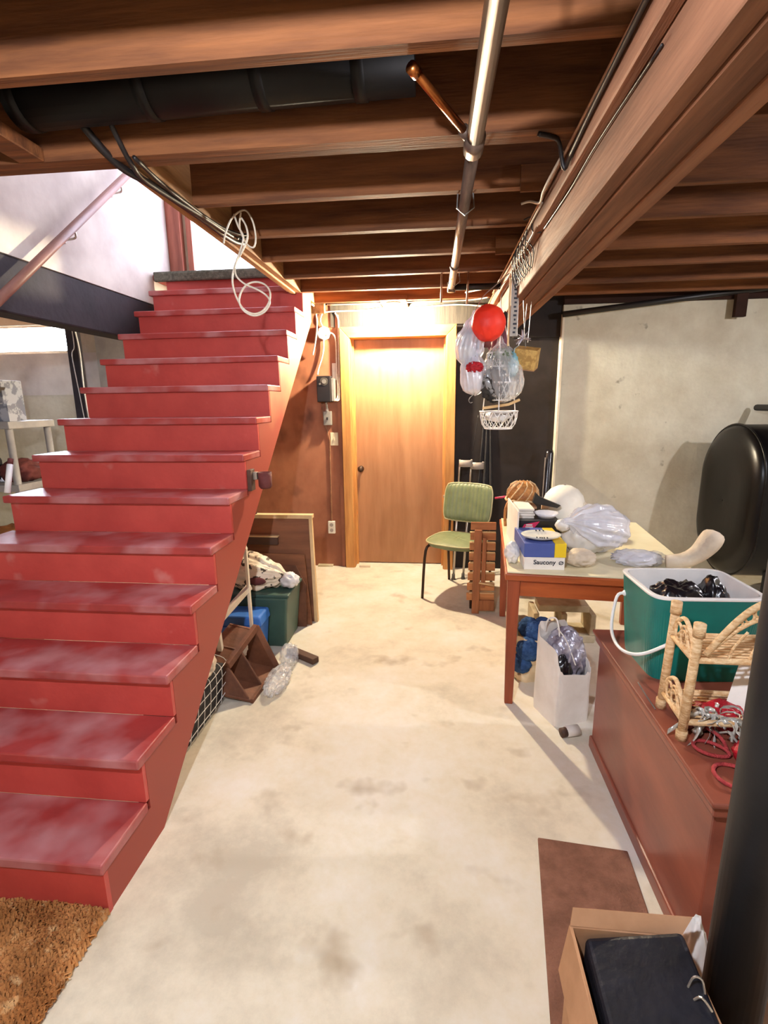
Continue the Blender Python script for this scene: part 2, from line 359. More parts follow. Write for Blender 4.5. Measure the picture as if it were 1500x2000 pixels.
# back wall in its sections
wb = sroot('wall_back', (0, 4.55, 0))
b = MB(); b.box(XL, XR, 4.60, YB, 0, 2.45); b.build('backing', 'black_panel', wb)
c = MB()                                                 # left concrete with the window hole
WXa, WXb, WZa, WZb = -4.35, -3.33, 1.97, 2.22
c.box(XL, WXa, 4.47, 4.6, 0, 2.40); c.box(WXb, -1.75, 4.47, 4.6, 0, 2.40); c.box(WXa, WXb, 4.47, 4.6, 0, WZa); c.box(WXa, WXb, 4.47, 4.6, WZb, 2.40)
c.build('concrete', 'concrete_wall', wb)
MB().box(XL+.02, -3.06, 4.462, 4.47, 1.60, WZa).build('paint_band', 'white_plaster', wb)
MB().box(1.005, XR, 4.40, 4.6, 0, 2.24).build('concrete', 'concrete_wall', wb)
MB().box(1.0, XR, 4.36, 4.6, 2.24, 2.30).build('sill_plate', 'deck_wood', wb)
MB().box(-1.75, -.83, 4.43, 4.6, 0, 2.30).build('plywood_panel', 'panel_brown', wb)
MB().box(-.86, -.83, 4.415, 4.43, 0, 2.22).build('batten', 'panel_brown', wb)
MB().box(-.90, .62, 4.42, 4.6, 2.122, 2.31).build('header_board', 'header_grey', wb)
MB().box(.15, 1.0, 4.45, 4.6, 0, 2.122).build('black_panel', 'black_panel', wb)
MB().box(.62, 1.0, 4.42, 4.6, 2.0, 2.36).build('beam_pocket', 'black_panel', wb)
MB().box(.995, 1.012, 4.37, 4.47, .0, 2.17).build('edge_strip', 'paint_white', wb)
# basement window
w1 = sroot('window_1', (-3.84, 4.5, 1.97))
for (x0, x1, z0, z1) in ((WXa, WXb, WZa, WZa+.025), (WXa, WXb, WZb-.02, WZb), (WXa, WXa+.03, WZa, WZb), (WXb-.03, WXb, WZa, WZb)):
    MB().box(x0, x1, 4.48, 4.56, z0, z1).build('sash', 'paint_white', w1)
MB().box(WXa+.03, WXb-.03, 4.52, 4.528, WZa+.025, WZb-.02).build('pane', 'window_light', w1)
# door in the back wall
d1 = sroot('door_1', (-.335, 4.45, 0))
DX0, DX1, DT = -.735, .07, 2.03
MB().box(DX0-.012, DX1+.012, 4.545, 4.585, .008, DT).build('door_slab', 'door_wood', d1, bev=.003)
for (x0, x1) in ((DX0-.03, DX0), (DX1, DX1+.03)):
    MB().box(x0, x1, 4.40, 4.60, 0, DT+.02).build('jamb', 'casing_wood', d1)
MB().box(DX0, DX1, 4.40, 4.60, DT, DT+.03).build('jamb', 'casing_head', d1)
for (x0, x1) in ((DX0, DX0+.014), (DX1-.014, DX1)):
    MB().box(x0, x1, 4.50, 4.545, 0, DT).build('stop', 'casing_wood', d1)
cw = .088
MB().prism([(DX0-cw,0),(DX0-.006,0),(DX0-.006,DT),(DX0-cw,DT+cw)], 'y', 4.385, 4.41).build('casing', 'casing_wood', d1, bev=.004)
MB().prism([(DX1+.006,0),(DX1+cw,0),(DX1+cw,DT+cw),(DX1+.006,DT)], 'y', 4.385, 4.41).build('casing', 'casing_wood', d1, bev=.004)
MB().prism([(DX0-.006,DT),(DX1+.006,DT),(DX1+cw,DT+cw),(DX0-cw,DT+cw)], 'y', 4.385, 4.41).build('casing', 'casing_head', d1, bev=.004)
k = MB().lathe([(.0,0),(.024,.0),(.026,.006),(.011,.012),(.011,.03),(.024,.038),(.028,.052),(.02,.064),(.0,.066)], (DX0+.052, 4.545, .905), 20, Matrix.Rotation(PI/2, 3, 'X'))
k.build('knob', 'chair_metal', d1, smooth=True)
struct(MB().box(-.70, -.60, 4.395, 4.42, 0, .02).build('trim_1', 'paint_white'))
struct(MB().box(-1.09, -.95, 4.39, 4.43, 0, .018).build('trim_2', 'plate_ivory'))

# stairwell above the basement
struct(MB().box(-2.26, WX0, 1.70, 4.42, 2.262, 4.9).build('wall_stairwell_left', 'white_plaster'))
struct(MB().box(WX1, WX1+.05, WY0, 4.42, DZ+.03, 4.9).build('wall_stairwell_right', 'white_plaster'))
struct(MB().box(WX0, WX1, WY0-.05, WY0, DZ+.03, 4.9).build('wall_stairwell_front', 'white_plaster'))
struct(MB().box(-2.26, WX1+.05, 1.70, 4.6, 4.9, 4.95).build('ceiling_stairwell', 'white_plaster'))
ub = MB(); ub.box(-2.26, WX1+.05, 4.32, 4.42, 4.55, 4.9)
struct(ub.build('wall_stairwell_back', 'white_plaster'))
d2 = sroot('door_2', (-1.6, 4.3, 2.495))
MB().box(-2.20, -2.085, 4.27, 4.38, 2.497, 4.55).build('jamb', 'frame_redwood', d2, bev=.004)
MB().box(-2.085, -2.05, 4.33, 4.37, 2.497, 4.55).build('stop', 'paint_white', d2)
MB().box(-2.05, -2.005, 4.30, 4.36, 2.497, 4.55).build('stile', 'frame_redwood', d2, bev=.003)
MB().box(-2.005, WX1, 4.33, 4.35, 2.497, 4.55).build('glass', 'upstairs_light', d2)

# dark rim beam under the left stairwell wall
o = thing('rim_beam', 'dark tarry timber running under the left stairwell wall', 'beam', (-2.28, 3.0, 1.97))
MB().box(-2.36, -2.205, 1.72, 4.02, 1.97, 2.26).build('timber', 'dark_tar', o, bev=.01)
MB().prism([(4.02,2.26),(4.02,2.02),(4.1,2.1),(4.14,2.26)], 'x', -2.36, -2.205).build('timber_end', 'dark_tar', o)

# ------------------------------------------------------------------ main beam and column
bm_ = thing('support_beam', 'built-up timber beam crossing the ceiling on the right', 'beam', (.53, 1.6, 2.05))
for i, (z0, xa) in enumerate(((2.052, .435), (2.046, .484), (2.055, .532), (2.048, .580))):
    MB().box(xa, xa+.047, YF, 4.45, z0, JZ-.001).build('ply', 'beam_wood', bm_, bev=.003, seg=1)
MB().box(.402, .434, YF, 4.40, 2.185, JZ-.002).build('cleat', 'beam_wood', bm_, bev=.004, seg=1)
col_ = thing('steel_column', 'round black steel column in the near right corner', 'column', (.607, .85, 0))
MB().lathe([(.0525,.012),(.0525,2.03)], (.607,.85,0), 32).build('shaft', 'iron_black', col_, smooth=True)
MB().box(.527,.687,.77,.93,0,.012).build('base_plate', 'iron_black', col_)
MB().box(.51,.70,.75,.95,2.03,2.046).build('top_plate', 'iron_black', col_)

# ================================================================== STAIRS
RS, GO, Y0 = .1782, .219, 1.1187
SX0, SX1 = -2.116, -.966
st = thing('staircase', 'red painted wooden open staircase climbing to the left', 'stairs', (-1.54, 1.13, 0))
def ynose(n): return Y0+(n-1)*GO
tr0 = None
for n in range(1, 14):
    if tr0 is None:
        tr0 = MB().box(SX0, SX1+.004, ynose(n), ynose(n)+GO+.026, n*RS-.036, n*RS).build('tread', 'stair_tread', st, bev=.006)
        ri0 = MB().box(SX0+.02, SX1-.001, ynose(2)+.024, ynose(2)+.042, RS, 2*RS-.036).build('riser', 'stair_red', st)
    else:
        shift(tr0, st, (0, (n-1)*GO, (n-1)*RS))
        if n < 13: shift(ri0, st, (0, (n-1)*GO, (n-1)*RS))
shift(ri0, st, (0, 12*GO, 12*RS))
MB().box(SX0+.004, SX1+.002, Y0+.006, Y0+.024, 0, RS-.036).build('riser', 'stair_red', st)
def stringer(x0, x1, material):
    m = MB()
    low = lambda y: max(0.0, (y-1.44)*.8216)
    def slab(ya, yb, zt):
        m.hexa([(x0,ya,low(ya)),(x1,ya,low(ya)),(x1,yb,low(yb)),(x0,yb,low(yb)),(x0,ya,zt),(x1,ya,zt),(x1,yb,zt),(x0,yb,zt)])
    for n in range(1, 14):
        ya = ynose(n)+.042 if n > 1 else Y0+.024; yb = ynose(n+1)+.042; zt = n*RS-.036
        if ya < 1.44 < yb: slab(ya, 1.44, zt); slab(1.44, yb, zt)
        else: slab(ya, yb, zt)
    m.build('stringer', material, st)
stringer(SX1-.042, SX1, 'stringer_paint'); stringer(SX0+.03, SX0+.072, 'stair_red')
ld = thing('stair_landing', 'upstairs landing with grey green carpet over its nosing', 'landing', (-1.6, 4.1, 2.44))
MB().box(WX0, WX1, 3.985, 4.60, 2.44, 2.482).build('landing_board', 'stair_red', ld, bev=.006)
MB().box(WX0+.02, WX1-.0, 3.955, 4.27, 2.472, 2.496).build('carpet', 'carpet_grey', ld, bev=.008)
MB().box(WX0+.02, WX1, 3.950, 3.985, 2.425, 2.490).build('carpet_nosing', 'carpet_grey', ld, bev=.012)

hr = thing('handrail', 'round wooden handrail on the left stairwell wall', 'handrail', (-2.13, 3.0, 1.7))
sl = .826
def rp_(y): return Vector((-2.12, y, 1.99+(y-2.378)*sl))
MB().tube([rp_(1.9), rp_(3.75)], .024, 14).build('rail', 'rail_wood', hr, smooth=True)
for y in (3.02, 3.55):
    q = rp_(y)
    if q.z > 2.35:
        MB().tube(cat([q+Vector((0,0,-.02)), q+Vector((0,.0,-.06)), q+Vector((-.08,0,-.07))], 5), .006, 8).lathe([(0,0),(.02,0),(.02,.008),(0,.008)], q+Vector((-.08,0,-.07)), 12, Matrix.Rotation(PI/2,3,'Y')).build('bracket', 'aluminium', hr, smooth=True)

# ================================================================== LAMPS
def bulb_lamp(x, y, zc, matname, label, drop=0.0):
    # porcelain holder screwed to the ceiling timber with a bare bulb
    t = thing('bulb_lamp', label, 'lamp', (x, y, zc-.13))
    if drop:
        MB().tube([(x,y,zc),(x,y,zc-drop)], .005, 8).build('cord', 'cable_black', t)
        MB().lathe([(.0,0),(.04,0),(.04,-.012),(0,-.012)], (x,y,zc), 16).build('ceiling_cap', 'porcelain', t)
        zc -= drop
    MB().lathe([(.0,0),(.055,0),(.055,-.012),(.035,-.022),(.024,-.05),(.021,-.05),(.021,-.02),(0,-.02)], (x,y,zc), 24).build('holder', 'porcelain', t, smooth=True)
    MB().lathe([(0,-.135),(.012,-.133),(.024,-.122),(.030,-.104),(.028,-.086),(.020,-.066),(.0135,-.05),(.0135,-.038),(0,-.038)], (x,y,zc), 20).build('bulb', matname, t, smooth=True)
    MB().tube([(x+.045,y,zc-.012),(x+.05,y,zc-.06),(x+.05,y,zc-.10)], .0012, 5).build('pull_chain', 'wire_grey', t)
    return t
bulb_lamp(-.345, 4.187, 2.262, 'bulb_warm', 'glowing bare bulb above the brown door')
bulb_lamp(-.36, .104, 2.27, 'bulb_white', 'bare bulb on a short cord above the viewer', .045)
bulb_lamp(2.75, 1.729, 2.27, 'bulb_cool', 'bare bulb in the bay right of the beam')

# ================================================================== PIPES
p = thing('steel_pipe', 'long grey steel water pipe running under the joists', 'pipe', (.10, 2.3, 2.19))
MB().tube([(.122,YF+.02,2.222),(.10,1.67,2.222)], .024, 16).build('pipe_length', 'pipe_steel', p, smooth=True)
MB().tube([(.10,1.67,2.222),(.088,3.52,2.222)], .021, 16).build('pipe_length', 'pipe_steel', p, smooth=True)
MB().tube([(.1005,1.62,2.222),(.10,1.70,2.222)], .030, 16).build('coupling', 'pipe_steel', p, smooth=True)
MB().tube([(.091,2.98,2.222),(.0905,3.03,2.222)], .026, 16).build('coupling', 'pipe_steel', p, smooth=True)
for y in (.93, 2.15, 3.37):
    MB().tube([(.13,y,2.27),(.135,y,2.22),(.10,y,2.195),(.07,y,2.22),(.072,y,2.27)], .003, 6).build('hanger', 'wire_grey', p)
p = thing('copper_pipe', 'short shiny copper pipe angling into the steel pipe', 'pipe', (0, 1.5, 2.2))
MB().tube([(-.066,1.40,2.275),(.085,1.642,2.232)], .011, 12).build('pipe_length', 'pipe_copper', p, smooth=True)
MB().tube([(.066,1.612,2.237),(.09,1.652,2.23)], .0165, 12).build('elbow', 'pipe_steel', p, smooth=True)
MB().tube([(-.070,1.394,2.276),(-.056,1.416,2.272)], .0145, 12).build('collar', 'pipe_copper', p, smooth=True)
p = thing('drain_pipe', 'fat glossy black drain pipe hung between the front joists', 'pipe', (-.8, 1.6, 2.25))
MB().tube([(-1.26,1.612,2.392),(-.07,1.612,2.412)], .078, 24).build('pipe_length', 'pipe_abs', p, smooth=True)
for x in (-1.25, -.86, -.52, -.24):
    MB().tube([(x,1.612,2.392+(x+1.26)*.0168),(x+.035,1.612,2.392+(x+1.295)*.0168)], .0815, 24).build('coupling', 'pipe_abs', p, smooth=True)
p = thing('cross_pipe', 'dark pipe joining the steel pipe to the beam', 'pipe', (.26, 3.55, 2.2))
MB().tube([(.075,3.53,2.222),(.40,3.55,2.222)], .020, 14).build('pipe_length', 'pipe_abs', p, smooth=True)
MB().lathe([(.0,-.03),(.026,-.03),(.026,.03),(0,.03)], (.088,3.53,2.222), 14).build('elbow', 'pipe_steel', p, smooth=True)
p = thing('wall_pipe', 'dark pipe sloping along the top of the pale right wall', 'pipe', (1.6, 4.32, 2.14))
MB().tube([(.98,4.31,2.155),(2.03,4.31,2.262),(2.9,4.31,2.34)], .022, 12).build('pipe_length', 'cable_black', p, smooth=True)
MB().box(2.25,2.33,4.30,4.34,2.10,2.34).build('bracket', 'deck_wood', p)
tag(MB().tube([(.022,3.36,2.272),(.022,3.36,2.10)], .006, 8).build('hanging_rod', 'cable_brown', smooth=True), 'thin straight rod hanging left of the steel pipe end', 'rod')
tag(MB().tube([(.186,3.36,2.272),(.180,3.36,2.085)], .006, 8).build('hanging_rod', 'cable_brown', smooth=True), 'thin rod hanging right of the steel pipe end', 'rod')

# ================================================================== CABLES
def cz(pts, y0=2.3):
    return [(-.807+(a-497)*.0023, y0+dy, 1.953-(b-582)*.00207) for a, b, dy in pts]
cable('cable_coil', cz([(468,418,.0),(474,440,0),(483,462,0),(476,486,0),(463,515,0),(456,540,.0),(457,562,0),(464,586,0),(476,605,0),(494,613,.005),(512,607,.005),(524,590,.01),(527,570,.01),(518,555,.01),(500,549,.01),(482,554,.01),(470,570,.005),(467,590,-.004),(477,609,-.008),(496,618,-.008),(516,611,-.006),(527,592,0),(519,576,.008),(500,563,.008),(478,552,.006),(463,535,.006),(463,512,.008),(478,488,.008),(490,462,.008),(488,440,.01),(480,424,.01)]), .0042, 'cable_white', 'white cable hanging in a loose loop beside the stairwell', n=6)
cable('cable_loop', cz([(440,470,.02),(447,446,.02),(462,420,.02),(486,408,.02),(500,430,.02),(504,462,.02),(498,480,.02),(484,470,.02),(474,440,.02),(478,412,.02)]), .0038, 'cable_white', 'upper white cable loop on the stairwell trimmer')
cable('black_cable', [(-1.08,1.64,2.33),(-1.04,1.74,2.262),(-1.00,1.9,2.252),(-.985,2.2,2.254),(-.975,2.5,2.254),(-.96,2.62,2.27)], .012, 'cable_black', 'thickest black cable along the stairwell trimmer')
cable('black_cable', [(-.99,1.64,2.33),(-.99,1.73,2.26),(-1.0,1.85,2.246),(-.965,2.2,2.25),(-.945,2.48,2.255),(-.93,2.55,2.29)], .009, 'cable_black', 'middle black cable along the stairwell trimmer')
cable('black_cable', [(-.96,1.70,2.262),(-.97,1.95,2.255),(-.955,2.3,2.256),(-.92,2.45,2.262),(-.90,2.52,2.275),(-.93,2.5,2.25)], .007, 'cable_black', 'thinnest black cable along the stairwell trimmer')
cable('beam_cable', [(.420,.2,2.18),(.392,.8,2.24),(.392,1.4,2.235),(.393,1.75,2.215),(.386,1.8,2.20),(.36,1.77,2.26),(.33,1.74,2.262),(.29,1.72,2.262)], .007, 'cable_black', 'dark cable bending off the beam to a joist')
cable('beam_cable', [(.393,1.0,2.25),(.392,1.8,2.25),(.393,2.5,2.252),(.392,3.2,2.25),(.392,3.9,2.25)], .006, 'cable_brown', 'brown cable clipped along the top of the beam')
cable('beam_cable', [(.394,1.85,2.265),(.375,1.95,2.235),(.372,2.05,2.225),(.385,2.18,2.235),(.36,2.26,2.268),(.33,2.28,2.268)], .005, 'cable_white', 'white cable bowing out from the beam')
cable('beam_cable', [(.396,2.2,2.24),(.394,2.6,2.235),(.396,3.0,2.225),(.39,3.4,2.23),(.36,3.7,2.25),(.2,3.95,2.27)], .005, 'cable_white', 'white cable along the far half of the beam')
cable('beam_cable', [(.398,2.3,2.185),(.396,2.8,2.178),(.398,3.3,2.183),(.40,3.9,2.18)], .004, 'cable_brown', 'lower brown cable along the far half of the beam')
cable('beam_wire', [(.43,1.2,2.17),(.428,1.6,2.178),(.43,1.9,2.172),(.429,2.3,2.18)], .003, 'cable_black', 'thin dark wire sagging under the beam cleat')
cable('beam_wire', [(.425,2.35,2.18),(.40,2.4,2.20),(.395,2.42,2.26),(.37,2.45,2.262)], .003, 'cable_black', 'thin wire crossing the beam cleat')
random.seed(3)
tg = thing('wire_tangle', 'tangle of dark wires nailed to the far beam face', 'wire', (.41, 2.75, 2.1))
for i in range(7):
    y = 2.5+.07*i; a = random.uniform(-.03,.03)
    MB().tube(cat([(.398,y,2.262),(.385,y+a,2.20),(.40,y+.06,2.14),(.425,y+.03-a,2.09),(.42,y-.02,2.15),(.395,y+.05,2.21)], 5), .0025, 5).build('wire', 'cable_black', tg, smooth=True)
cable('wall_cable', [(-1.0,4.16,2.262),(-.985,4.2,2.25),(-.985,4.28,2.15),(-1.02,4.36,2.02),(-1.06,4.40,1.9)], .008, 'cable_white', 'white cable dropping behind the top of the stringer')
cable('wall_cable', [(-.96,4.413,2.115),(-.985,4.412,2.17),(-.97,4.412,2.225),(-.93,4.412,2.245),(-.6,4.408,2.248),(-.42,4.408,2.262),(-.2,4.408,2.255),(.1,4.40,2.268),(.25,4.395,2.262),(.36,4.38,2.245)], .006, 'cable_white', 'white cable crossing above the door to the round box')
cable('wall_cable', [(-.88,4.20,2.262),(-.5,4.205,2.262),(-.1,4.20,2.262),(.25,4.19,2.262),(.38,4.1,2.26)], .005, 'cable_white', 'white cable under the last joist')
cable('wall_cable', [(-.86,4.413,2.235),(-.835,4.411,2.19),(-.832,4.409,2.1),(-.836,4.409,1.9),(-.838,4.409,1.65),(-.84,4.40,1.54),(-.855,4.39,1.515),(-.875,4.38,1.52)], .007, 'cable_white', 'white cable down the left casing to the timer')
cable('wall_cable', [(-.91,4.41,2.08),(-.875,4.405,2.06),(-.858,4.41,2.0),(-.858,4.41,1.8),(-.852,4.41,1.6),(-.86,4.395,1.53),(-.88,4.38,1.525)], .006, 'cable_white', 'white cable looping from the round box to the timer side')
cable('wall_cable', [(-.963,4.41,2.02),(-.966,4.41,1.95),(-.985,4.41,1.87),(-1.015,4.41,1.79),(-1.025,4.40,1.735)], .007, 'cable_white', 'white cable from the round box down to the timer top')
cable('wall_cable', [(-1.0,4.42,1.50),(-1.0,4.42,1.42),(-.975,4.42,1.30),(-.945,4.42,1.18),(-.945,4.42,1.0),(-.948,4.42,.7),(-.95,4.42,.42)], .006, 'cable_brown', 'beige cable running down the panel to the low outlet')

# ================================================================== WALL ELECTRICS
t = thing('junction_box', 'round cream junction box on the brown panel', 'electrical box', (-.961, 4.40, 2.02))
MB().lathe([(0,0),(.058,0),(.058,.03),(.052,.042),(0,.042)], (-.961,4.43,2.075), 8, Matrix.Rotation(PI/2,3,'X')).build('cover', 'porcelain', t, bev=.004)
for dx, dz in ((-.03,.02),(.03,-.02)):
    MB().lathe([(0,0),(.006,0),(.006,.004),(0,.004)], (-.961+dx,4.388,2.075+dz), 10, Matrix.Rotation(PI/2,3,'X')).build('screw', 'steel_box', t)
t = thing('timer_box', 'black timer box with a round dial left of the door', 'timer', (-.95, 4.37, 1.50))
MB().box(-1.02,-.90,4.325,4.43,1.505,1.722).build('case', 'timer_black', t, bev=.006)
MB().box(-.899,-.872,4.345,4.43,1.51,1.70).build('side_case', 'steel_box', t, bev=.004)
dl = MB().lathe([(0,0),(.034,0),(.034,.004),(0,.004)], (-.955,4.325,1.675), 24, Matrix.Rotation(PI/2,3,'X')).build('dial', 'rubber_grey', t)
MB().lathe([(.013,.004),(.019,.004),(.019,.007),(.013,.007)], (-.953,4.325,1.675), 20, Matrix.Rotation(PI/2,3,'X')).build('dial_ring', 'steel_box', dl)
MB().lathe([(0,.004),(.008,.004),(.008,.007),(0,.007)], (-.99,4.325,1.655), 12, Matrix.Rotation(PI/2,3,'X')).build('dial_button', 'steel_box', dl)
MB().lathe([(0,0),(.012,0),(.012,-.012),(.006,-.018),(.006,-.06),(0,-.06)], (-.955,4.39,1.505), 12).build('nipple', 'steel_box', t, smooth=True)
tag(MB().box(-.90,-.862,4.422,4.428,1.69,1.83).build('paper_tag', 'label_white'), 'white paper tag pinned above the timer', 'paper')
t = thing('switch_box', 'grey metal switch box below the timer', 'switch', (-.95, 4.40, 1.30))
MB().box(-.985,-.915,4.385,4.43,1.305,1.425).build('box', 'steel_box', t, bev=.004)
MB().box(-.956,-.944,4.372,4.385,1.352,1.374).build('toggle', 'timer_black', t)
MB().lathe([(0,0),(.014,0),(.012,.02),(.007,.03),(.007,.06),(0,.06)], (-.953,4.405,1.425), 12).build('cable_clamp', 'porcelain', t, smooth=True)
t = thing('switch_plate', 'ivory switch plate beside the door casing', 'switch', (-.90, 4.42, 1.125))
MB().box(-.937,-.867,4.421,4.43,1.125,1.24).build('plate', 'plate_ivory', t, bev=.003)
MB().box(-.907,-.897,4.412,4.421,1.17,1.195).build('toggle', 'plate_ivory', t)
t = thing('wall_outlet', 'small double outlet low on the brown panel', 'outlet', (-.95, 4.42, .33))
MB().box(-.982,-.918,4.40,4.43,.32,.435).build('box', 'porcelain', t, bev=.004)
for z in (.352, .403):
    MB().lathe([(0,0),(.017,0),(.017,.003),(0,.003)], (-.95,4.40,z), 14, Matrix.Rotation(PI/2,3,'X')).build('socket', 'cuff_grey', t)

# ================================================================== RUGS
r = thing('shag_rug', 'tan shag rug at the foot of the red stairs', 'rug', (-1.6, .5, 0))
MB().box(-2.6,-.965,-.2,1.112,0,.014).build('backing', 'shag_tan', r, bev=.004)
random.seed(11); tf = MB()
for i in range(26000):
    if i % 8: x = random.uniform(-1.75,-.955); y = random.uniform(.55,1.118)
    else: x = random.uniform(-2.59,-.96); y = random.uniform(-.18,1.11)
    a = 2.1+1.3*noise.noise(Vector((x*7,y*7,0)))+random.gauss(0,.45); h = random.uniform(.012,.024)*(1+.5*noise.noise(Vector((x*11,y*11,4)))); l = random.uniform(.018,.036); wd = random.uniform(.0014,.003)
    c_, s_ = math.cos(a), math.sin(a); p0 = Vector((x,y,.010)); dr = Vector((c_,s_,0)); sd = Vector((-s_,c_,0))*wd
    tf.add([p0-sd, p0+sd, p0+dr*l*.45+sd*1.2+Vector((0,0,h)), p0+dr*l*.45-sd*1.2+Vector((0,0,h)), p0+dr*l+sd+Vector((0,0,h*.4)), p0+dr*l-sd+Vector((0,0,h*.4))], [(0,1,2,3),(3,2,4,5)])
tf = tf.build('pile', 'shag_tan', r); tf['kind'] = 'stuff'
rr = MB(); rc = [(.365,1.51),(.655,1.482),(.59,.60),(.245,.62)]
rr.prism(rc, 'z', 0, .011)
tag(rr.build('floor_mat', 'rug_brown', bev=.004), 'flat brown carpet mat on the concrete beside the trunk', 'mat')

# ================================================================== CHAIR
ch = thing('vinyl_chair', 'green channelled vinyl chair with dark metal legs', 'chair', (.175, 3.80, 0), math.radians(-25))
def sup(t, a, b_, e=3.2):
    c_, s_ = math.cos(t), math.sin(t)
    return (math.copysign(abs(c_)**(2/e), c_)*a, math.copysign(abs(s_)**(2/e), s_)*b_)
sm = MB(); NU, NV = 48, 12
def seat_top(u, v):
    x, y = sup(2*PI*u, .215*v, .215*v); z = .452+.020*(1-v**4)
    k = abs(((x+.3) % .036)-.018); z -= .004*math.exp(-(k/.004)**2)
    return Vector((x, y-.01, z))
sm.grid(seat_top, NU, NV, cu=True)
def seat_side(u, v):
    x, y = sup(2*PI*u, .215-.02*v, .215-.02*v); return Vector((x, y-.01, .452-.035*v))
sm.grid(seat_side, NU, 3, cu=True)
seat = sm.build('seat', 'green_vinyl', ch, smooth=True, local=True)
MB().tube([Vector((*sup(2*PI*i/48, .217, .217), .452))+Vector((0,-.01,0)) for i in range(48)], .005, 6, True).build('piping', 'vinyl_piping', seat, smooth=True, local=True)
MB().lathe([(0,0),(.17,0),(.19,.014),(0,.014)], (0,-.01,.405), 24).build('seat_pan', 'chair_metal', ch, local=True)
bk = MB()
def back_f(sgn):
    def f(u, v):
        a, z = (u-.5)*.40, (v-.5)*.30
        e = .0
        k = abs(((a+.3) % .033)-.0165); g = .005*math.exp(-(k/.004)**2)
        edge = max(0, 1-abs(2*u-1)**6)*max(0, 1-abs(2*v-1)**6)
        # rounded corners
        sx_ = 1-.10*abs(2*v-1)**4; x = a*sx_; zz = z*(1-.08*abs(2*u-1)**4)
        y = .205-.55*a*a+(zz*.22)+sgn*(.022*edge**.5-g*(sgn < 0))*1.0
        return Vector((x, y, .705+zz))
    return f
bk.grid(back_f(-1), 60, 20).grid(back_f(1), 30, 14)
back = bk.build('backrest', 'green_vinyl', ch, smooth=True, local=True)
ed = []
f0 = back_f(0)
for i in range(16): ed.append(f0(i/16, 1))
for i in range(10): ed.append(f0(1, 1-i/10))
for i in range(16): ed.append(f0(1-i/16, 0))
for i in range(10): ed.append(f0(0, i/10))
MB().tube(ed, .006, 6, True).build('piping', 'vinyl_piping', back, smooth=True, local=True)
for sx in (-1, 1):
    MB().tube(cat([(sx*.15,-.12,.41),(sx*.185,-.19,.38),(sx*.20,-.215,.0)], 5), .011, 10).build('leg', 'chair_metal', ch, smooth=True, local=True)
    MB().tube(cat([(sx*.14,.12,.41),(sx*.165,.19,.36),(sx*.19,.28,.0)], 5), .011, 10).build('leg', 'chair_metal', ch, smooth=True, local=True)
    MB().tube(cat([(sx*.14,.10,.415),(sx*.165,.21,.44),(sx*.165,.225,.56),(sx*.15,.225,.66)], 5), .010, 10).build('back_support', 'chair_metal', ch, smooth=True, local=True)

# ================================================================== CRUTCHES
def crutch(foot, top, cuffx, label):
    f_, t_ = Vector(foot), Vector(top)
    t = thing('forearm_crutch', label, 'crutch', foot, 0, 'aluminium crutches behind the green chair')
    d_ = (t_-f_)
    MB().tube([f_+d_*.03, f_+d_*.78], .0095, 10).build('shaft', 'aluminium', t, smooth=True)
    MB().tube([f_+d_*.76, t_, t_+Vector((cuffx*.12,0,.035))], .0075, 8).build('upper_tube', 'aluminium', t, smooth=True)
    MB().lathe([(0,0),(.019,0),(.019,.008),(.014,.02),(.013,.05),(0,.05)], f_, 14).build('rubber_tip', 'rubber_grey', t, smooth=True)
    g = f_+d_*.735
    MB().tube([g, g+Vector((-.125,-.03,0))], .012, 10).build('hand_grip', 'aluminium', t, smooth=True)
    cc = t_+Vector((.05, -.01, .02)); cu = MB()
    cu.grid(lambda u, v: cc+Vector((.055*math.sin((u-.5)*4.4), -.045*math.cos((u-.5)*4.4), (v-.5)*.058)), 18, 2)
    cu.build('cuff', 'cuff_grey', t, smooth=True, solid=.004)
crutch((.157,4.13,0), (.200,4.30,.965), .3, 'left aluminium forearm crutch with the grip sticking out')
crutch((.240,4.15,0), (.296,4.30,.945), .4, 'right aluminium forearm crutch nearer the black wall')

# ================================================================== THINGS ON THE BLACK WALL
t = thing('black_case', 'long shiny black case leaning by the pale wall edge', 'case', (.94, 4.25, 0))
MB().tube([(.90,4.22,.02),(.905,4.24,.35),(.942,4.33,1.06),(.944,4.335,1.09)], [.03,.042,.036,.028], 14).build('body', 'bag_black', t, smooth=True)
MB().tube([(.868,4.195,.12),(.905,4.292,1.03)], .006, 6).build('edge_trim', 'aluminium', t)
hc = MB()
hc.grid(lambda u, v: Vector((.43+(u-.5)*(.05+.10*v)+.0, 4.435-.012*math.sin(u*14+v*2)*(.3+v), 1.42-.85*v)), 24, 16)
tag(hc.build('hanging_cloth', 'cloth_dark', smooth=True, solid=.004), 'narrow black cloth hanging in folds on the black panel', 'cloth')
cable('dark_string', [(.355,4.43,1.38),(.33,4.42,1.2),(.315,4.42,1.08)], .003, 'cable_black', 'thin dark cord hanging behind the crutches')

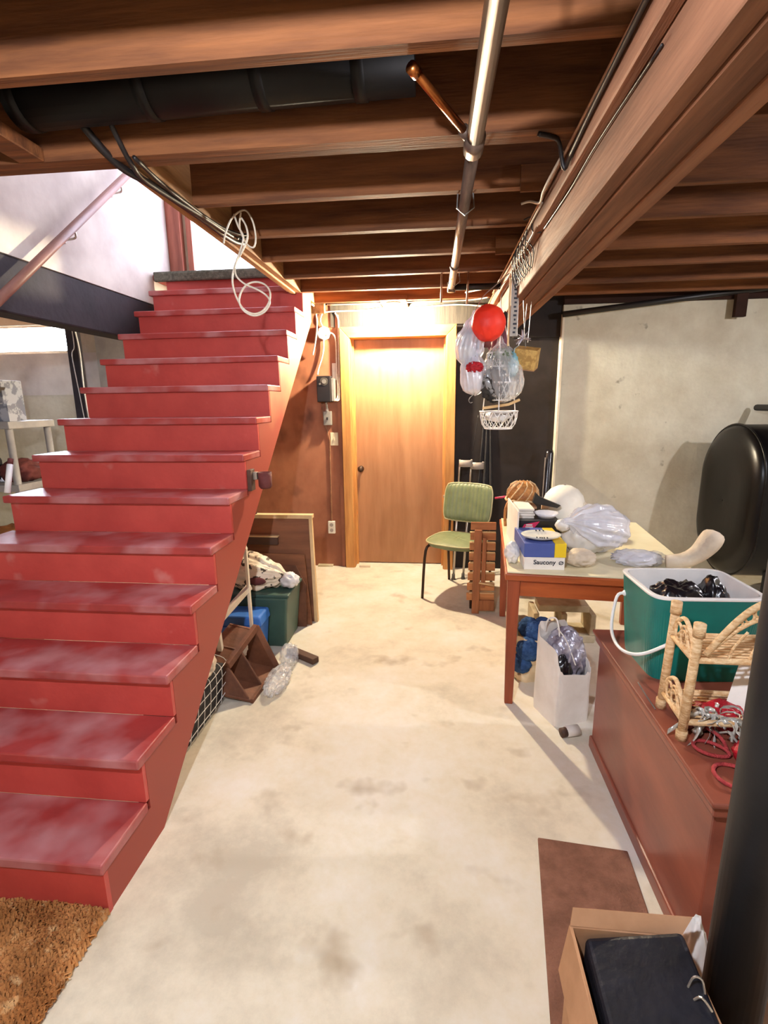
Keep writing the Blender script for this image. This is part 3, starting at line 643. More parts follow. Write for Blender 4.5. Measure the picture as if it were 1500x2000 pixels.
# ================================================================== SLATTED RACK
rk = thing('slatted_rack', 'wooden slatted rack standing between chair and table', 'rack', (.345, 3.45, 0))
for i in range(8):
    z = .09+i*.074
    MB().box(.250+.004*(7-i)*0-.008*(7-i)*.4,.425,3.452+.004*i,3.468+.004*i,z,z+.055).build('slat', 'slat_wood', rk, bev=.003)
MB().bar((.290,3.430,0),(.300,3.452,.615),.052,.02,(0,1,0)).build('upright', 'upright_wood', rk, bev=.004)
MB().bar((.340,3.432,.20),(.345,3.452,.56),.03,.02,(0,1,0)).build('upright', 'upright_wood', rk, bev=.004)
MB().box(.275,.425,3.43,3.45,.02,.10).build('foot_rail', 'upright_wood', rk, bev=.004)
MB().tube([(.31,3.425,.235),(.42,3.425,.215)], .007, 8).build('dowel', 'dowel_pale', rk, smooth=True)
for i in range(7):
    MB().box(.243,.423,3.446+.004*i,3.47+.004*i,.145+i*.074,.150+i*.074).build('slat_lit_edge', 'dowel_pale', rk)  # pale strips put the light along the slat tops into colour

def gathered(p0, p1, r, side, seed, prof=((0,.10),(.08,.16),(.25,.62),(.5,.95),(.72,1.0),(.88,.86),(.96,.55),(1,.0)), nf=9, amp=.10, flat=None, up=(0,0,1)):
    # a bag gathered at p0, bulging towards p1, with folds fanning out from the gathering
    p0, p1 = Vector(p0), Vector(p1); ax = (p1-p0).normalized(); a_ = ax.cross(Vector(up)).normalized(); b_ = a_.cross(ax)
    L_ = (p1-p0).length
    def rad(v):
        for (v0, r0), (v1, r1) in zip(prof, prof[1:]):
            if v <= v1: t_ = (v-v0)/(v1-v0); t_ = t_*t_*(3-2*t_) if v1 < .9 else t_; return r0+(r1-r0)*t_
        return prof[-1][1]
    def f(u, v):
        th = 2*PI*u; q = Vector((math.cos(th)*1.2, math.sin(th)*1.2, v*2+seed*5.3)); n_ = noise.noise(q)
        k = 1+amp*(1.1-v)*math.sin(nf*th+4*n_+seed)+amp*.6*math.sin((nf*2+1)*th+5*n_+seed*2)*(1-v*.6)+.16*n_+.07*noise.noise(q*3.1)+.035*noise.noise(q*7)
        p_ = p0+ax*L_*v*(1+.05*noise.noise(q*2))+(a_*math.cos(th)*side+b_*math.sin(th))*r*rad(v)*k
        if flat is not None: p_.z = max(p_.z, flat)
        return p_
    return MB().grid(f, 84, 34, cu=True)

# ================================================================== TABLE AND WHAT IS ON IT
tb = thing('wooden_table', 'orange wooden table with a pale laminate top', 'table', (.344, 2.312, 0), math.radians(-5.5))
TW, TL, TH = .86, 1.13, .705
MB().box(-.002,TW,-.002,TL,TH-.008,TH).build('top', 'laminate', tb, bev=.002, local=True)
MB().box(-.012,TW+.012,-.012,TL+.012,TH-.042,TH-.008).build('top_edge', 'table_orange', tb, bev=.005, local=True)
for (x0,x1,y0,y1) in ((.03,TW-.03,.012,.032),(.03,TW-.03,TL-.032,TL-.012),(.012,.032,.03,TL-.03),(TW-.032,TW-.012,.03,TL-.03)):
    MB().box(x0,x1,y0,y1,TH-.125,TH-.042).build('apron', 'table_orange', tb, bev=.003, local=True)
for x in (.03, TW-.03):
    for y in (.03, TL-.03):
        MB().taper((x,y),(.020,.020),(.030,.030),0,TH-.042).build('leg', 'table_leg', tb, bev=.004, local=True)

bx = thing('shoe_box', 'white blue and yellow shoe box at the table corner', 'box', (.517, 2.49, .705))
MB().box(.423,.611,2.345,2.65,.705,.768).build('lower_box', 'paper_white', bx, bev=.002)
MB().box(.420,.560,2.342,2.653,.768,.836).build('lid', 'box_blue', bx, bev=.002)
MB().box(.5605,.614,2.342,2.653,.768,.836).build('lid_end', 'box_yellow', bx, bev=.002)
Mx = Matrix.Translation((.466,2.3440,.733)) @ Matrix.Rotation(PI/2,4,'X')
lettering('Saucony', .031, 'ink', bx, Mx, off=.0006)
lg = MB(); lg.tube([Vector((.594+.0095*math.cos(a), 2.3445, .7405+.0075*math.sin(a))) for a in [i*2*PI/16 for i in range(16)]], .0017, 6, True)
lg.tube(cat([(.585,2.3445,.733),(.592,2.3445,.740),(.597,2.3445,.741),(.604,2.3445,.748)],4), .0014, 6)
lg.build('logo', 'ink', bx)
pl = thing('oval_plate', 'white oval plate lying on the shoe box', 'plate', (.512, 2.42, .836))
MB().lathe([(0,0),(.05,0),(.085,.012),(.095,.022),(.092,.025),(.08,.017),(.048,.006),(0,.006)], (.512,2.43,.837), 32, None, 1.0, .80).build('dish', 'porcelain', pl, smooth=True)
for i, a in enumerate((-1.95,-1.78,-1.68,-1.57,-1.40,1.3,1.5,1.7)):
    q = Vector((.512+.088*math.cos(a), 2.43+.070*math.sin(a), .8585)); MB().box(q.x-.003,q.x+.003,q.y-.006,q.y+.004,q.z-.001,q.z+.0035).build('rim_mark', 'ink', pl)
gb = thing('game_box', 'black and green box with a pink label stacked on the table', 'box', (.55, 2.84, .705))
MB().box(.438,.660,2.69,3.0,.705,.80).build('lower_box', 'box_green', gb, bev=.002)
MB().box(.436,.662,2.688,3.002,.80,.865).build('upper_box', 'box_black', gb, bev=.002)
MB().prism([(.452,.802),(.475,.845),(.555,.862),(.51,.802)],'y',2.684,2.688).build('label_patch', 'box_pink', gb)
for i in range(3):
    MB().box(.478+.003*i,.525-.004*i,2.682,2.684,.815+i*.012,.822+i*.012).build('print_line', 'label_white', gb)
tag(MB().box(.428,.4355,2.62,3.0,.705,.93).build('white_board', 'paper_white', bev=.001), 'upright white board against the left of the stacked boxes', 'board')
pk = thing('magazine_stack', 'white striped pamphlets on top of the black box', 'paper', (.53, 2.88, .865))
for i in range(4):
    MB().box(.445+.004*i,.535+.006*(i%2),2.74+.01*i,2.98,.866+i*.012,.876+i*.012).build('pamphlet', 'paper_white' if i%2 else 'label_white', pk)
dsh = MB().lathe([(0,0),(.05,.0),(.08,.025),(.084,.026),(.055,-.0),(.05,.004),(0,.004)],(.605,2.77,.868),24,None,.78,.78)
tag(dsh.build('glass_dish','plastic_film',smooth=True),'clear crumpled dish on the black box','dish')
tag(MB().prism([(.56,.915),(.575,.975),(.60,.95),(.66,.925),(.72,.90),(.70,.885),(.6,.905)],'y',2.93,2.96).build('black_card','box_black'),'jagged black card standing on the stacked boxes','card')
wbk = thing('wicker_basket', 'upturned tan wicker basket behind the boxes', 'basket', (.53, 3.10, .705))
MB().box(.455,.605,3.03,3.17,.705,.872).build('carton', 'cardboard', wbk)
MB().lathe([(.0,.115),(.04,.108),(.07,.09),(.088,.06),(.092,.02),(.096,0),(.088,0),(.0,.0)],(.53,3.10,.905),28).build('dome', 'wicker_basket', wbk, smooth=True)
for i in range(12):
    a = i*PI/12*2
    MB().tube([Vector((.53+r_*math.cos(a+.9*z_), 3.10+r_*math.sin(a+.9*z_), .905+z_*.115)) for r_, z_ in ((.098,.0),(.096,.2),(.091,.5),(.073,.78),(.042,.95))], .004, 5).build('strand', 'wicker', wbk)
MB().tube([Vector((.53+.1*math.cos(i*2*PI/28),3.10+.1*math.sin(i*2*PI/28),.905+.003*(-1)**i)) for i in range(28)], .008, 6, True).build('rim', 'wicker', wbk, smooth=True)
MB().tube(cat([(.445,3.06,.90),(.425,3.045,.86),(.420,3.035,.80),(.424,3.03,.75)],4), .009, 8).build('handle', 'wicker_basket', wbk, smooth=True)
tag(MB().lathe([(0,-.05),(.006,-.05),(.007,.03),(.002,.05),(0,.05)],(.42,3.16,.905),10,Matrix.Rotation(PI/2.2,3,'Y')).build('pink_pen','box_pink',smooth=True),'small pink pen poking out left of the wicker basket','pen')
dm = thing('foam_dome', 'smooth white dome like a helmet on the table', 'dome', (.782, 3.12, .705))
MB().lathe([(0,.285),(.04,.279),(.08,.258),(.11,.222),(.128,.17),(.133,.11),(.128,.05),(.115,0),(0,0)],(.782,3.12,.706),36).build('shell','foam_white',dm,smooth=True)
MB().tube(cat([(.885,3.04,.90),(.91,3.02,.86),(.935,3.0,.83),(.945,2.97,.80)],4),.005,6).build('strap','cream_cloth',dm)
MB().tube([(.782,3.12,.988),(.782,3.12,.998)],.008,8).build('button','cuff_grey',dm)
wp = thing('white_shopping_bag', 'big crumpled white plastic bag on the table', 'bag', (.80, 2.65, .705))
gathered((.655,2.60,.885),(.985,2.70,.815),.118,1.15,1,flat=.708).build('bag_body','plastic_film',wp,smooth=True)
MB().blob((.79,2.67,.80),(.12,.10,.094),6,.14,1.8,4,flat=-.094).build('contents','plastic_white',wp,smooth=True)
MB().blob((.66,2.62,.86),(.035,.03,.03),9,.2,2.0,3).build('knot','plastic_white',wp,smooth=True)
tag(MB().blob((.382,2.46,.755),(.034,.055,.052),12,.16,1.7,4,flat=-.049).build('small_white_bag','plastic_white',smooth=True),'small white bag left of the shoe box','bag')
tag(MB().blob((.705,2.43,.742),(.065,.055,.040),15,.2,1.9,4,flat=-.036).build('paper_wad','cream_cloth',smooth=True),'crumpled cream paper right of the shoe box','paper')
fb = thing('film_wrap', 'strip of clear plastic film at the right of the table', 'plastic film', (1.0, 2.48, .705))
MB().blob((.98,2.47,.735),(.10,.075,.032),17,.25,2.2,4,flat=-.029).build('film','plastic_film',fb,smooth=True)
MB().blob((1.06,2.47,.735),(.055,.05,.03),18,.3,2.4,3,flat=-.029).build('film_end','plastic_clear',fb,smooth=True)
tag(MB().tube(cat([(1.09,2.40,.742),(1.16,2.385,.752),(1.215,2.375,.79),(1.255,2.37,.845),(1.28,2.37,.90)],5),[.030,.032,.034,.035,.036,.037,.038,.038,.039,.040,.041,.043,.045,.047,.049,.050,.050,.049,.046,.037,.015],14).build('stuffed_leg','cream_cloth',smooth=True),'cream stuffed cloth leg behind the teal cooler','soft toy')

# ================================================================== UNDER THE TABLE
cb = thing('concrete_block', 'pale concrete block under the table', 'block', (.80, 3.12, 0))
MB().box(.62,1.0,3.02,3.22,0,.05).build('shell','cinder',cb,bev=.006)
MB().box(.62,.655,3.02,3.22,.05,.19).build('web','cinder',cb,bev=.006); MB().box(.79,.825,3.02,3.22,.05,.19).build('web','cinder',cb,bev=.006); MB().box(.965,1.0,3.02,3.22,.05,.19).build('web','cinder',cb,bev=.006)
MB().box(.655,.965,3.05,3.19,.19,.235).build('cap','cinder',cb,bev=.006)
yb = thing('yarn_bag', 'printed tan bag with blue yarn under the table', 'bag', (.52, 2.66, 0))
def sack(cx, cy, rx, ry, h, seed, amp=.14, flare=.1, n=40, e=3.0):
    def f(u, v):
        x, y = sup(2*PI*u, rx*(1+flare*v), ry*(1+flare*v), e)
        q = Vector((math.cos(2*PI*u)*1.3, math.sin(2*PI*u)*1.3, v*2.2+seed*3.7)); k = 1+amp*noise.noise(q*1.4)+amp*.6*noise.noise(q*3.1)
        return Vector((cx+x*k, cy+y*k, h*v*(1+.22*v*noise.noise(Vector((math.cos(2*PI*u)*1.5, math.sin(2*PI*u)*1.5, seed))))))
    return f
MB().grid(sack(.52,2.66,.105,.13,.25,2,.2,.02,e=2.4),48,16,cu=True).prism([sup(2*PI*i/24,.10,.12,2.4) and (.52+sup(2*PI*i/24,.10,.12,2.4)[0],2.66+sup(2*PI*i/24,.10,.12,2.4)[1]) for i in range(24)],'z',0,.006).build('bag_body','bag_newsprint',yb,smooth=True)
for i, (x,y,z,r_) in enumerate(((.505,2.545,.19,.062),(.555,2.60,.262,.062),(.47,2.545,.105,.052),(.52,2.64,.27,.055),(.60,2.66,.27,.05))):
    MB().blob((x,y,z),(r_,r_,r_),30+i,.10,2.5,4).build('yarn_ball','yarn_blue',yb,smooth=True)
pb = thing('paper_bag', 'white paper bag of silvery plastic beside the trunk', 'bag', (.615, 2.27, 0), math.radians(22))
pw = MB()
def pbag(u, v):
    x, y = sup(2*PI*u, .095-.004*v, .098-.004*v, 9)
    q = Vector((math.cos(2*PI*u)*1.3, math.sin(2*PI*u)*1.3, v*2.0+4)); k = 1+.045*noise.noise(q*1.6)*(.4+v)
    top = .25+.20*(.5+.5*math.sin(2*PI*u-.35))+.02*noise.noise(q*3)
    return Vector((x*k, y*k, top*v))
pw.grid(pbag, 64, 16, cu=True)
pw.build('bag_body','paper_white',pb,smooth=False,local=True,solid=.002)
MB().box(-.09,.09,-.092,.092,.002,.006).build('bag_base','paper_white',pb,local=True)
MB().blob((.02,.02,.28),(.082,.085,.135),41,.22,2.0,5).build('foil_wrap','foil_silver',pb,smooth=True,local=True)
MB().blob((-.035,-.03,.22),(.05,.055,.11),43,.15,2.0,4).build('dark_wrap','bag_black',pb,smooth=True,local=True)
MB().tube(cat([(-.05,.085,.40),(-.055,.06,.47),(-.03,.03,.48),(-.03,.0,.40),(-.04,.02,.36)],5),.004,6).build('handle','paper_white',pb,local=True)
MB().tube(cat([(.0,-.09,.30),(-.02,-.04,.40),(-.045,.0,.45)],5),.003,6).build('cord','paper_white',pb,local=True)
t = thing('small_roll', 'small cream roll with a dark end on the floor by the trunk', 'roll', (.62, 2.10, 0))
MB().tube([(.60,2.085,.026),(.655,2.10,.026)],.025,16).build('roll','paper_white',t,smooth=True)
MB().tube([(.575,2.078,.022),(.60,2.085,.024)],.021,14).build('dark_end','board_dark',t,smooth=True)

# ================================================================== TRUNK AND WHAT IS ON IT
tk = thing('storage_chest', 'reddish brown wooden trunk along the right side', 'trunk', (.95, 1.56, 0))
TZ = .55
MB().box(.690,1.225,1.125,2.02,.05,.500).build('body','trunk_brown',tk,bev=.006)
MB().box(.682,1.235,1.115,2.03,0,.055).build('plinth','trunk_brown',tk,bev=.006)
MB().box(.676,1.240,1.105,2.035,.500,TZ-.014).build('lid','trunk_brown',tk,bev=.006)
MB().box(.664,1.250,1.092,2.045,TZ-.014,TZ).build('lid_top','trunk_brown',tk,bev=.005)
MB().box(.90,1.0,1.112,1.125,.42,.49).build('lock_plate','chair_metal',tk,bev=.002)

ck = thing('picnic_cooler', 'teal green picnic cooler with white liner on the trunk', 'cooler', (.90, 1.79, TZ), math.radians(2))
def cool(ax, ay, z0, z1, rb, ins, e=7):
    return lambda u, v: (lambda k: Vector((*sup(2*PI*u, (ax-ins)*(rb+(1-rb)*v), (ay-ins)*(rb+(1-rb)*v), e), z0+(z1-z0)*v)))(0)
def ribbed(u, v):
    p_ = cool(.185,.158,.0,.305,.86,0)(u,v); k = 1+.004*math.sin(u*2*PI*60)*(1 if .08 < v < .80 else 0)
    return Vector((p_.x*k, p_.y*k, p_.z))
NRB = 240
def cshell(u, v):
    return ribbed(u, v)
cs = MB().grid(cshell, NRB, 12, cu=True)
cs.prism([sup(2*PI*i/40,.185*.86,.158*.86,7) for i in range(40)],'z',0,.004)
cs.build('shell','cooler_teal',ck,smooth=True,local=True)
def rimf(u, v):
    ins = .0 if v < .3 else (.016 if v > .7 else .016*(v-.3)/.4); zz = .300+.008*min(1, v*3) if v < .5 else .308-.004*max(0,(v-.7)*3)
    x, y = sup(2*PI*u, .187-ins, .160-ins, 7); return Vector((x, y, zz))
rm = MB().grid(rimf, 80, 8, cu=True)
rm.grid(lambda u, v: Vector((*sup(2*PI*u, .170-.018*v, .143-.018*v, 7), .306-.24*v)), 80, 6, cu=True)
rm.prism([sup(2*PI*i/40,.153,.126,7) for i in range(40)],'z',.062,.068)
rm.build('liner','cooler_white',ck,smooth=True,local=True)
MB().tube(cat([(-.176,.10,.225),(-.205,.10,.21),(-.232,.06,.115),(-.238,.0,.075),(-.232,-.08,.075),(-.20,-.14,.10),(-.135,-.172,.155),(-.08,-.172,.20)],5),.006,8).build('bail_handle','wire_white',ck,smooth=True,local=True)
for a in ((-.175,.10,.225),(-.08,-.160,.20)):
    MB().blob(a,(.012,.012,.012),1,.0,1,2).build('pivot','wire_white',ck,local=True)
MB().blob((-.035,.0,.225),(.088,.085,.08),51,.18,1.8,5).build('trash_bag','bag_black',ck,smooth=True,local=True)
MB().blob((.085,.01,.22),(.04,.06,.095),53,.18,1.8,4).build('trash_bag','bag_black',ck,smooth=True,local=True)

ws = thing('wicker_shelf', 'small two-tier cream wicker shelf on the trunk', 'shelf', (.88, 1.41, TZ))
WXr = 1.06
PA = {'f': (.700,1.335), 'b': (.709,1.49), 'F': (WXr,1.335), 'B': (WXr,1.49)}
for kx, (x, y) in PA.items():
    MB().tube([(x,y,TZ),(x+.012,y,TZ+.345)], .0125, 12).lathe([(.0,0),(.015,0),(.015,.03),(0,.03)],(x,y,TZ),12).lathe([(0,-.03),(.0155,-.03),(.0155,.008),(0,.010)],(x+.012,y,TZ+.345),12).build('post','wicker',ws,smooth=True)
def px(kx, z): x, y = PA[kx]; return Vector((x+.012*(z-TZ)/.345, y, z))
for z in (TZ+.055, TZ+.245):
    for a, b2 in (('f','b'),('F','B'),('f','F'),('b','B')):
        MB().tube([px(a,z),px(b2,z)], .009, 8).build('rail','wicker',ws,smooth=True)
    for i in range(9):
        y = 1.345+i*.0165
        MB().tube([(.712,y,z),(WXr,y,z)], .0035, 6).build('shelf_cane','wicker',ws)
    for a, b2 in (('f','b'),('F','B')):             # arched end panels with loops
        A, B = px(a,z), px(b2,z); m_ = (A+B)/2; h = .085
        MB().tube(cat([A+Vector((0,.005,.02)), A+Vector((0,.03,.06)), m_+Vector((0,0,h)), B+Vector((0,-.03,.06)), B+Vector((0,-.005,.02))],6), .0065, 8).build('end_arch','wicker',ws,smooth=True)
        for cy, r_ in ((-.032,.022),(0,.026),(.032,.022)):
            MB().tube([m_+Vector((0,cy+r_*math.cos(t_)*.75,.034+r_*1.15*math.sin(t_))) for t_ in [j*2*PI/16 for j in range(16)]], .0038, 6, True).build('loop','wicker',ws,smooth=True)
        MB().tube(cat([A+Vector((0,.02,0)), m_+Vector((0,0,.05)), B+Vector((0,-.02,.0))],5), .0035, 6).build('curl','wicker',ws,smooth=True)
def arch(t_): return .812+.16*math.sin(min(1,max(0,t_))*PI)
xa, xb = .735, 1.055
for off, rr_ in ((0,.009),(-.045,.006)):
    MB().tube(cat([(xa+(xb-xa)*i/10, 1.335, arch(i/10)+off*math.sin(i/10*PI)) for i in range(11)],3), rr_, 8).build('gallery_rail','wicker',ws,smooth=True)
for i in range(1, 13):
    t_ = i/13; x = xa+(xb-xa)*t_; zc = arch(t_)-.0225*math.sin(t_*PI); r_ = .0165*math.sin(t_*PI)**.6
    MB().tube([Vector((x+r_*.8*math.cos(j*PI/6), 1.335, zc+r_*math.sin(j*PI/6))) for j in range(12)], .0034, 6, True).build('gallery_ring','wicker',ws,smooth=True)
for i in (3,5,7,9):
    t_ = i/12; x = xa+(xb-xa)*t_
    MB().tube(cat([(x-.02,1.335,.800),(x-.01,1.335,.835),(x+.02,1.335,arch(t_)-.06*math.sin(t_*PI))],4), .0035, 6).build('curl','wicker',ws,smooth=True)

# trimmings in front of and under the wicker shelf
random.seed(21)
rb = thing('silver_ribbon', 'curly silver ribbon bunch under the wicker shelf', 'ribbon', (.79, 1.36, TZ))
for i in range(16):
    a = random.uniform(0, 2*PI); l = random.uniform(.05,.13); c0 = Vector((.785+random.uniform(-.02,.03), 1.385+random.uniform(-.05,.03), .585))
    pts = [c0+Vector((math.cos(a)*l*s_+.014*math.sin(s_*14+i), -abs(math.sin(a))*l*s_*1.1+.014*math.cos(s_*13+i), .045*math.sin(s_*PI)-.03*s_)) for s_ in [j/14 for j in range(15)]]
    m = MB(); wv = Vector((random.uniform(-1,1), random.uniform(-1,1), 1.0)).normalized()*.0075
    m.grid(lambda u, v: pts[min(14,int(round(u*14)))]+wv*(v-.5)*2, 14, 1)
    m.build('strand','ribbon_silver',rb,smooth=True,solid=.0006)
rp2 = thing('red_cloth', 'dark red cloth bundle behind the ribbons on the trunk', 'cloth', (.87, 1.43, TZ))
MB().blob((.85,1.415,TZ+.03),(.09,.05,.035),61,.25,2.0,4,flat=-.03).build('fold','glitter_red',rp2,smooth=True)
MB().blob((.765,1.40,TZ+.024),(.04,.035,.03),63,.25,2.2,3,flat=-.024).build('fold','cloth_maroon',rp2,smooth=True)
def chenille_loop(cx, cy, s_, rz, label, z=TZ+.006):
    pts = []
    for j in range(24):
        t_ = j*2*PI/24; x = s_*.5*math.cos(t_); y = s_*.34*math.sin(t_)*(1-.55*math.cos(t_))
        v = Matrix.Rotation(rz,3,'Z') @ Vector((x, y, 0)); pts.append(Vector((cx+v.x, cy+v.y, z+.004*(1+math.sin(t_*2)))))
    m = MB().tube(pts, .005, 8, True)
    q = Matrix.Rotation(rz,3,'Z') @ Vector((s_*.5, 0, 0)); e_ = Vector((cx+q.x, cy+q.y, z)); m.tube(cat([e_, e_+Vector((.0,.045,.02)), e_+Vector((-.012,.10,.015))],4), .005, 8)
    return tag(m.build('chenille_loop','chenille_red',smooth=True), label, 'ornament')
chenille_loop(.775, 1.175, .125, -.35, 'red fuzzy loop at the near end of the trunk')
chenille_loop(.755, 1.285, .085, -.5, 'smaller red fuzzy loop by the front shelf post')
rg = thing('red_ornament', 'glittery red ornament with a netted band by the column', 'ornament', (.83, 1.24, TZ))
MB().blob((.842,1.232,TZ+.034),(.055,.048,.034),71,.10,3,4,flat=-.034).build('body','glitter_red',rg,smooth=True)
for i in range(6):
    MB().tube(cat([(.79+i*.022,1.262,TZ+.05),(.80+i*.022,1.285,TZ+.062),(.785+i*.022,1.308,TZ+.045)],4), .003, 5).build('net_cord','ribbon_silver',rg)
    MB().tube(cat([(.805+i*.022,1.262,TZ+.05),(.793+i*.022,1.285,TZ+.064),(.808+i*.022,1.308,TZ+.045)],4), .003, 5).build('net_cord','ribbon_silver',rg)
t = thing('white_carton', 'open white carton flap leaning on the trunk contents', 'box', (.92, 1.46, TZ))
MB().add([(.835,1.40,.565),(.875,1.36,.572),(.975,1.47,.72),(.93,1.50,.725)],[(0,1,2,3)]).build('flap','paper_white',t,solid=.004)
MB().add([(.875,1.36,.571),(.96,1.38,.56),(.99,1.48,.66),(.975,1.47,.72)],[(0,1,2,3)]).build('side','cardboard',t,solid=.004)
MB().bar((.86,1.345,.572),(.96,1.33,.562),.03,.012).build('edge','paper_white',t)
tag(MB().prism([(.80,1.53),(.88,1.50),(.90,1.56),(.82,1.58)],'z',TZ,TZ+.012).build('cork_card','cardboard'),'brown cork card lying before the cooler','card')
cable('twist_tie',[(.685,1.47,TZ+.004),(.675,1.52,TZ+.02),(.668,1.57,TZ+.035)],.0022,'wire_grey','thin bent wire tie by the back shelf post',cat_='wire')

# ================================================================== CARDBOARD BOXES IN FRONT
cx = thing('cardboard_box', 'open cardboard box with a black portfolio inside', 'box', (.42, .77, 0))
bx0,bx1,by0,by1,bh = .305,.538,.55,.925,.36
for (x0,x1,y0,y1) in ((bx0,bx0+.005,by0,by1),(bx1-.005,bx1,by0,by1),(bx0+.005,bx1-.005,by0,by0+.005),(bx0+.005,bx1-.005,by1-.005,by1)):
    MB().box(x0,x1,y0,y1,.012,bh).build('side','cardboard',cx)
MB().box(bx0,bx1,by0,by1,.011,.014).build('base','cardboard',cx)
MB().add([(bx0,by1,bh),(bx1,by1,bh),(bx1+.03,by1+.022,bh+.026),(bx0+.01,by1+.022,bh+.024)],[(0,1,2,3)]).build('flap','cardboard',cx,solid=.004)
MB().add([(bx0,by0,bh),(bx0,by1,bh),(bx0-.022,by1-.02,bh-.10),(bx0-.026,by0,bh-.10)],[(0,1,2,3)]).build('flap','cardboard',cx,solid=.004)
for i in range(5):
    MB().box(bx0-.0012,bx0-.0002,.70+i*.026,.716+i*.026,.16+.006*(i%2),.21-.004*i).build('printed_mark','ink',cx)
pf = thing('black_portfolio', 'black leather portfolio with wire rings in the cardboard box', 'portfolio', (.42, .74, .2))
MB().hexa([(.33,.565,.22),(.53,.565,.25),(.53,.905,.27),(.33,.905,.25),(.332,.565,.325),(.532,.565,.350),(.532,.912,.392),(.332,.912,.352)]).build('cover','leather_black',pf,bev=.012,seg=3)
MB().tube(cat([(.498,.812,.376),(.506,.812,.402),(.519,.808,.402),(.524,.802,.378)],4),.0022,6).build('wire_ring','aluminium',pf)
MB().tube(cat([(.500,.792,.374),(.510,.787,.388),(.524,.775,.374)],4),.0022,6).build('wire_ring','aluminium',pf)
tag(MB().blob((.612,1.005,.15),(.034,.034,.15),81,.14,2.6,4,flat=-.15).build('tissue_wad','paper_white',smooth=True),'white tissue wad between cardboard box and trunk','tissue')
c2 = thing('side_carton', 'second cardboard carton right of the column', 'box', (.86, .72, 0))
MB().box(.70,1.05,.42,.80,0,.30).build('carton','cardboard',c2,bev=.003)
MB().blob((.76,.72,.335),(.05,.05,.037),83,.2,2,4,flat=-.033).build('paper_ball','plastic_white',c2,smooth=True)

# ================================================================== OIL TANK
tn = thing('oil_tank', 'big black oval oil tank by the pale wall', 'tank', (2.8, 3.9, 0))
def oval(ax, az, n=56):
    r_ = ax; pts = []
    for j in range(n):
        a = 2*PI*j/n; c_, s_ = math.cos(a), math.sin(a); pts.append((r_*c_, (az-r_)*(1 if s_ > 0 else -1 if s_ < 0 else 0)+r_*s_))
    return pts
ov = oval(.385, .555); TY, TZc = 3.89, .755
tm = MB(); secs = [(2.115,.0),(2.10,.55),(2.107,.80),(2.125,.93),(2.155,1.0),(3.45,1.0),(3.49,.9),(3.50,.5),(3.49,0.0)]
tm.grid(lambda u, v: Vector((secs[min(len(secs)-1,int(round(v*(len(secs)-1))))][0], TY+ov[int(round(u*56)) % 56][0]*max(.01,secs[int(round(v*(len(secs)-1)))][1]), TZc+ov[int(round(u*56)) % 56][1]*max(.01,secs[int(round(v*(len(secs)-1)))][1]))), 56, len(secs)-1, cu=True)
tm.build('shell','tank_black',tn,smooth=True)
MB().tube([Vector((2.158, TY+a*1.004, TZc+b2*1.004)) for a, b2 in ov], .007, 6, True).build('seam','tank_black',tn,smooth=True)
for x in (2.35, 3.25):
    for y in (3.66, 4.12):
        MB().tube([(x,y,0),(x,y,.30)],.022,10).build('leg','iron_black',tn)
MB().tube([(2.5,3.89,1.30),(2.5,3.89,1.42),(2.5,4.3,1.42)],.025,10).build('vent_pipe','iron_black',tn)

# ================================================================== UNDER THE STAIRS
bd = thing('drawing_board', 'brown drawing board with pale edges leaning under the stairs', 'board', (-1.15, 3.24, 0))
MB().hexa([(-1.50,3.205,0),(-.835,3.205,0),(-.835,3.228,0),(-1.50,3.228,0),(-1.50,3.285,.725),(-.865,3.285,.725),(-.865,3.308,.725),(-1.50,3.308,.725)]).build('panel','board_brown',bd)
MB().hexa([(-.836,3.200,0),(-.812,3.200,0),(-.812,3.234,0),(-.836,3.234,0),(-.866,3.280,.725),(-.846,3.280,.725),(-.846,3.314,.725),(-.866,3.314,.725)]).build('edge_strip','board_pale',bd)
MB().box(-1.50,-.842,3.276,3.330,.722,.748).build('edge_strip','board_pale',bd)
MB().tube([(-1.36,3.30,.748),(-1.36,3.30,.80),(-1.245,3.30,.80),(-1.245,3.30,.748)],.009,8).build('handle','board_dark',bd)
MB().box(-1.50,-1.08,3.235,3.262,.545,.60).build('tray','board_dark',bd)
MB().box(-1.50,-1.075,3.228,3.264,.60,.608).build('tray_edge','board_pale',bd)
tag(MB().hexa([(-1.5,3.15,0),(-.842,3.15,0),(-.842,3.16,0),(-1.5,3.16,0),(-1.5,3.19,.50),(-.885,3.19,.495),(-.885,3.20,.495),(-1.5,3.20,.50)]).build('hardboard_sheet','board_brown'),'dark hardboard sheet leaning before the drawing board','board')
tag(MB().prism([(-1.45,0),(-.87,0),(-.862,.30),(-.925,.435),(-1.45,.47)],'y',3.118,3.124).build('cut_sheet','crate_wood'),'brown sheet with a cut corner behind the green tote','board')
tg_ = thing('green_tote', 'dark green plastic storage tote under the stairs', 'tote', (-1.09, 2.98, 0))
MB().taper((-1.09,2.955),(.165,.135),(.195,.158),0,.335).build('tub','tote_green',tg_,bev=.014,seg=3)
MB().taper((-1.09,2.955),(.205,.160),(.205,.160),.335,.355).build('rim','tote_green',tg_,bev=.006)
tu = thing('blue_tote', 'blue plastic tote in front of the green one', 'tote', (-1.18, 2.70, 0))
MB().taper((-1.195,2.705),(.165,.070),(.185,.082),0,.225).build('tub','tote_blue',tu,bev=.012,seg=3)
MB().taper((-1.195,2.705),(.195,.086),(.185,.082),.225,.285).build('lid','tote_blue',tu,bev=.012,seg=3)
pbg = thing('printed_bag', 'white printed plastic bag on the green tote', 'bag', (-1.08, 2.96, .355))
gathered((-.90,2.93,.43),(-1.30,2.97,.44),.125,1.0,6,flat=.357,amp=.08).build('bag_body','bag_printed',pbg,smooth=True)
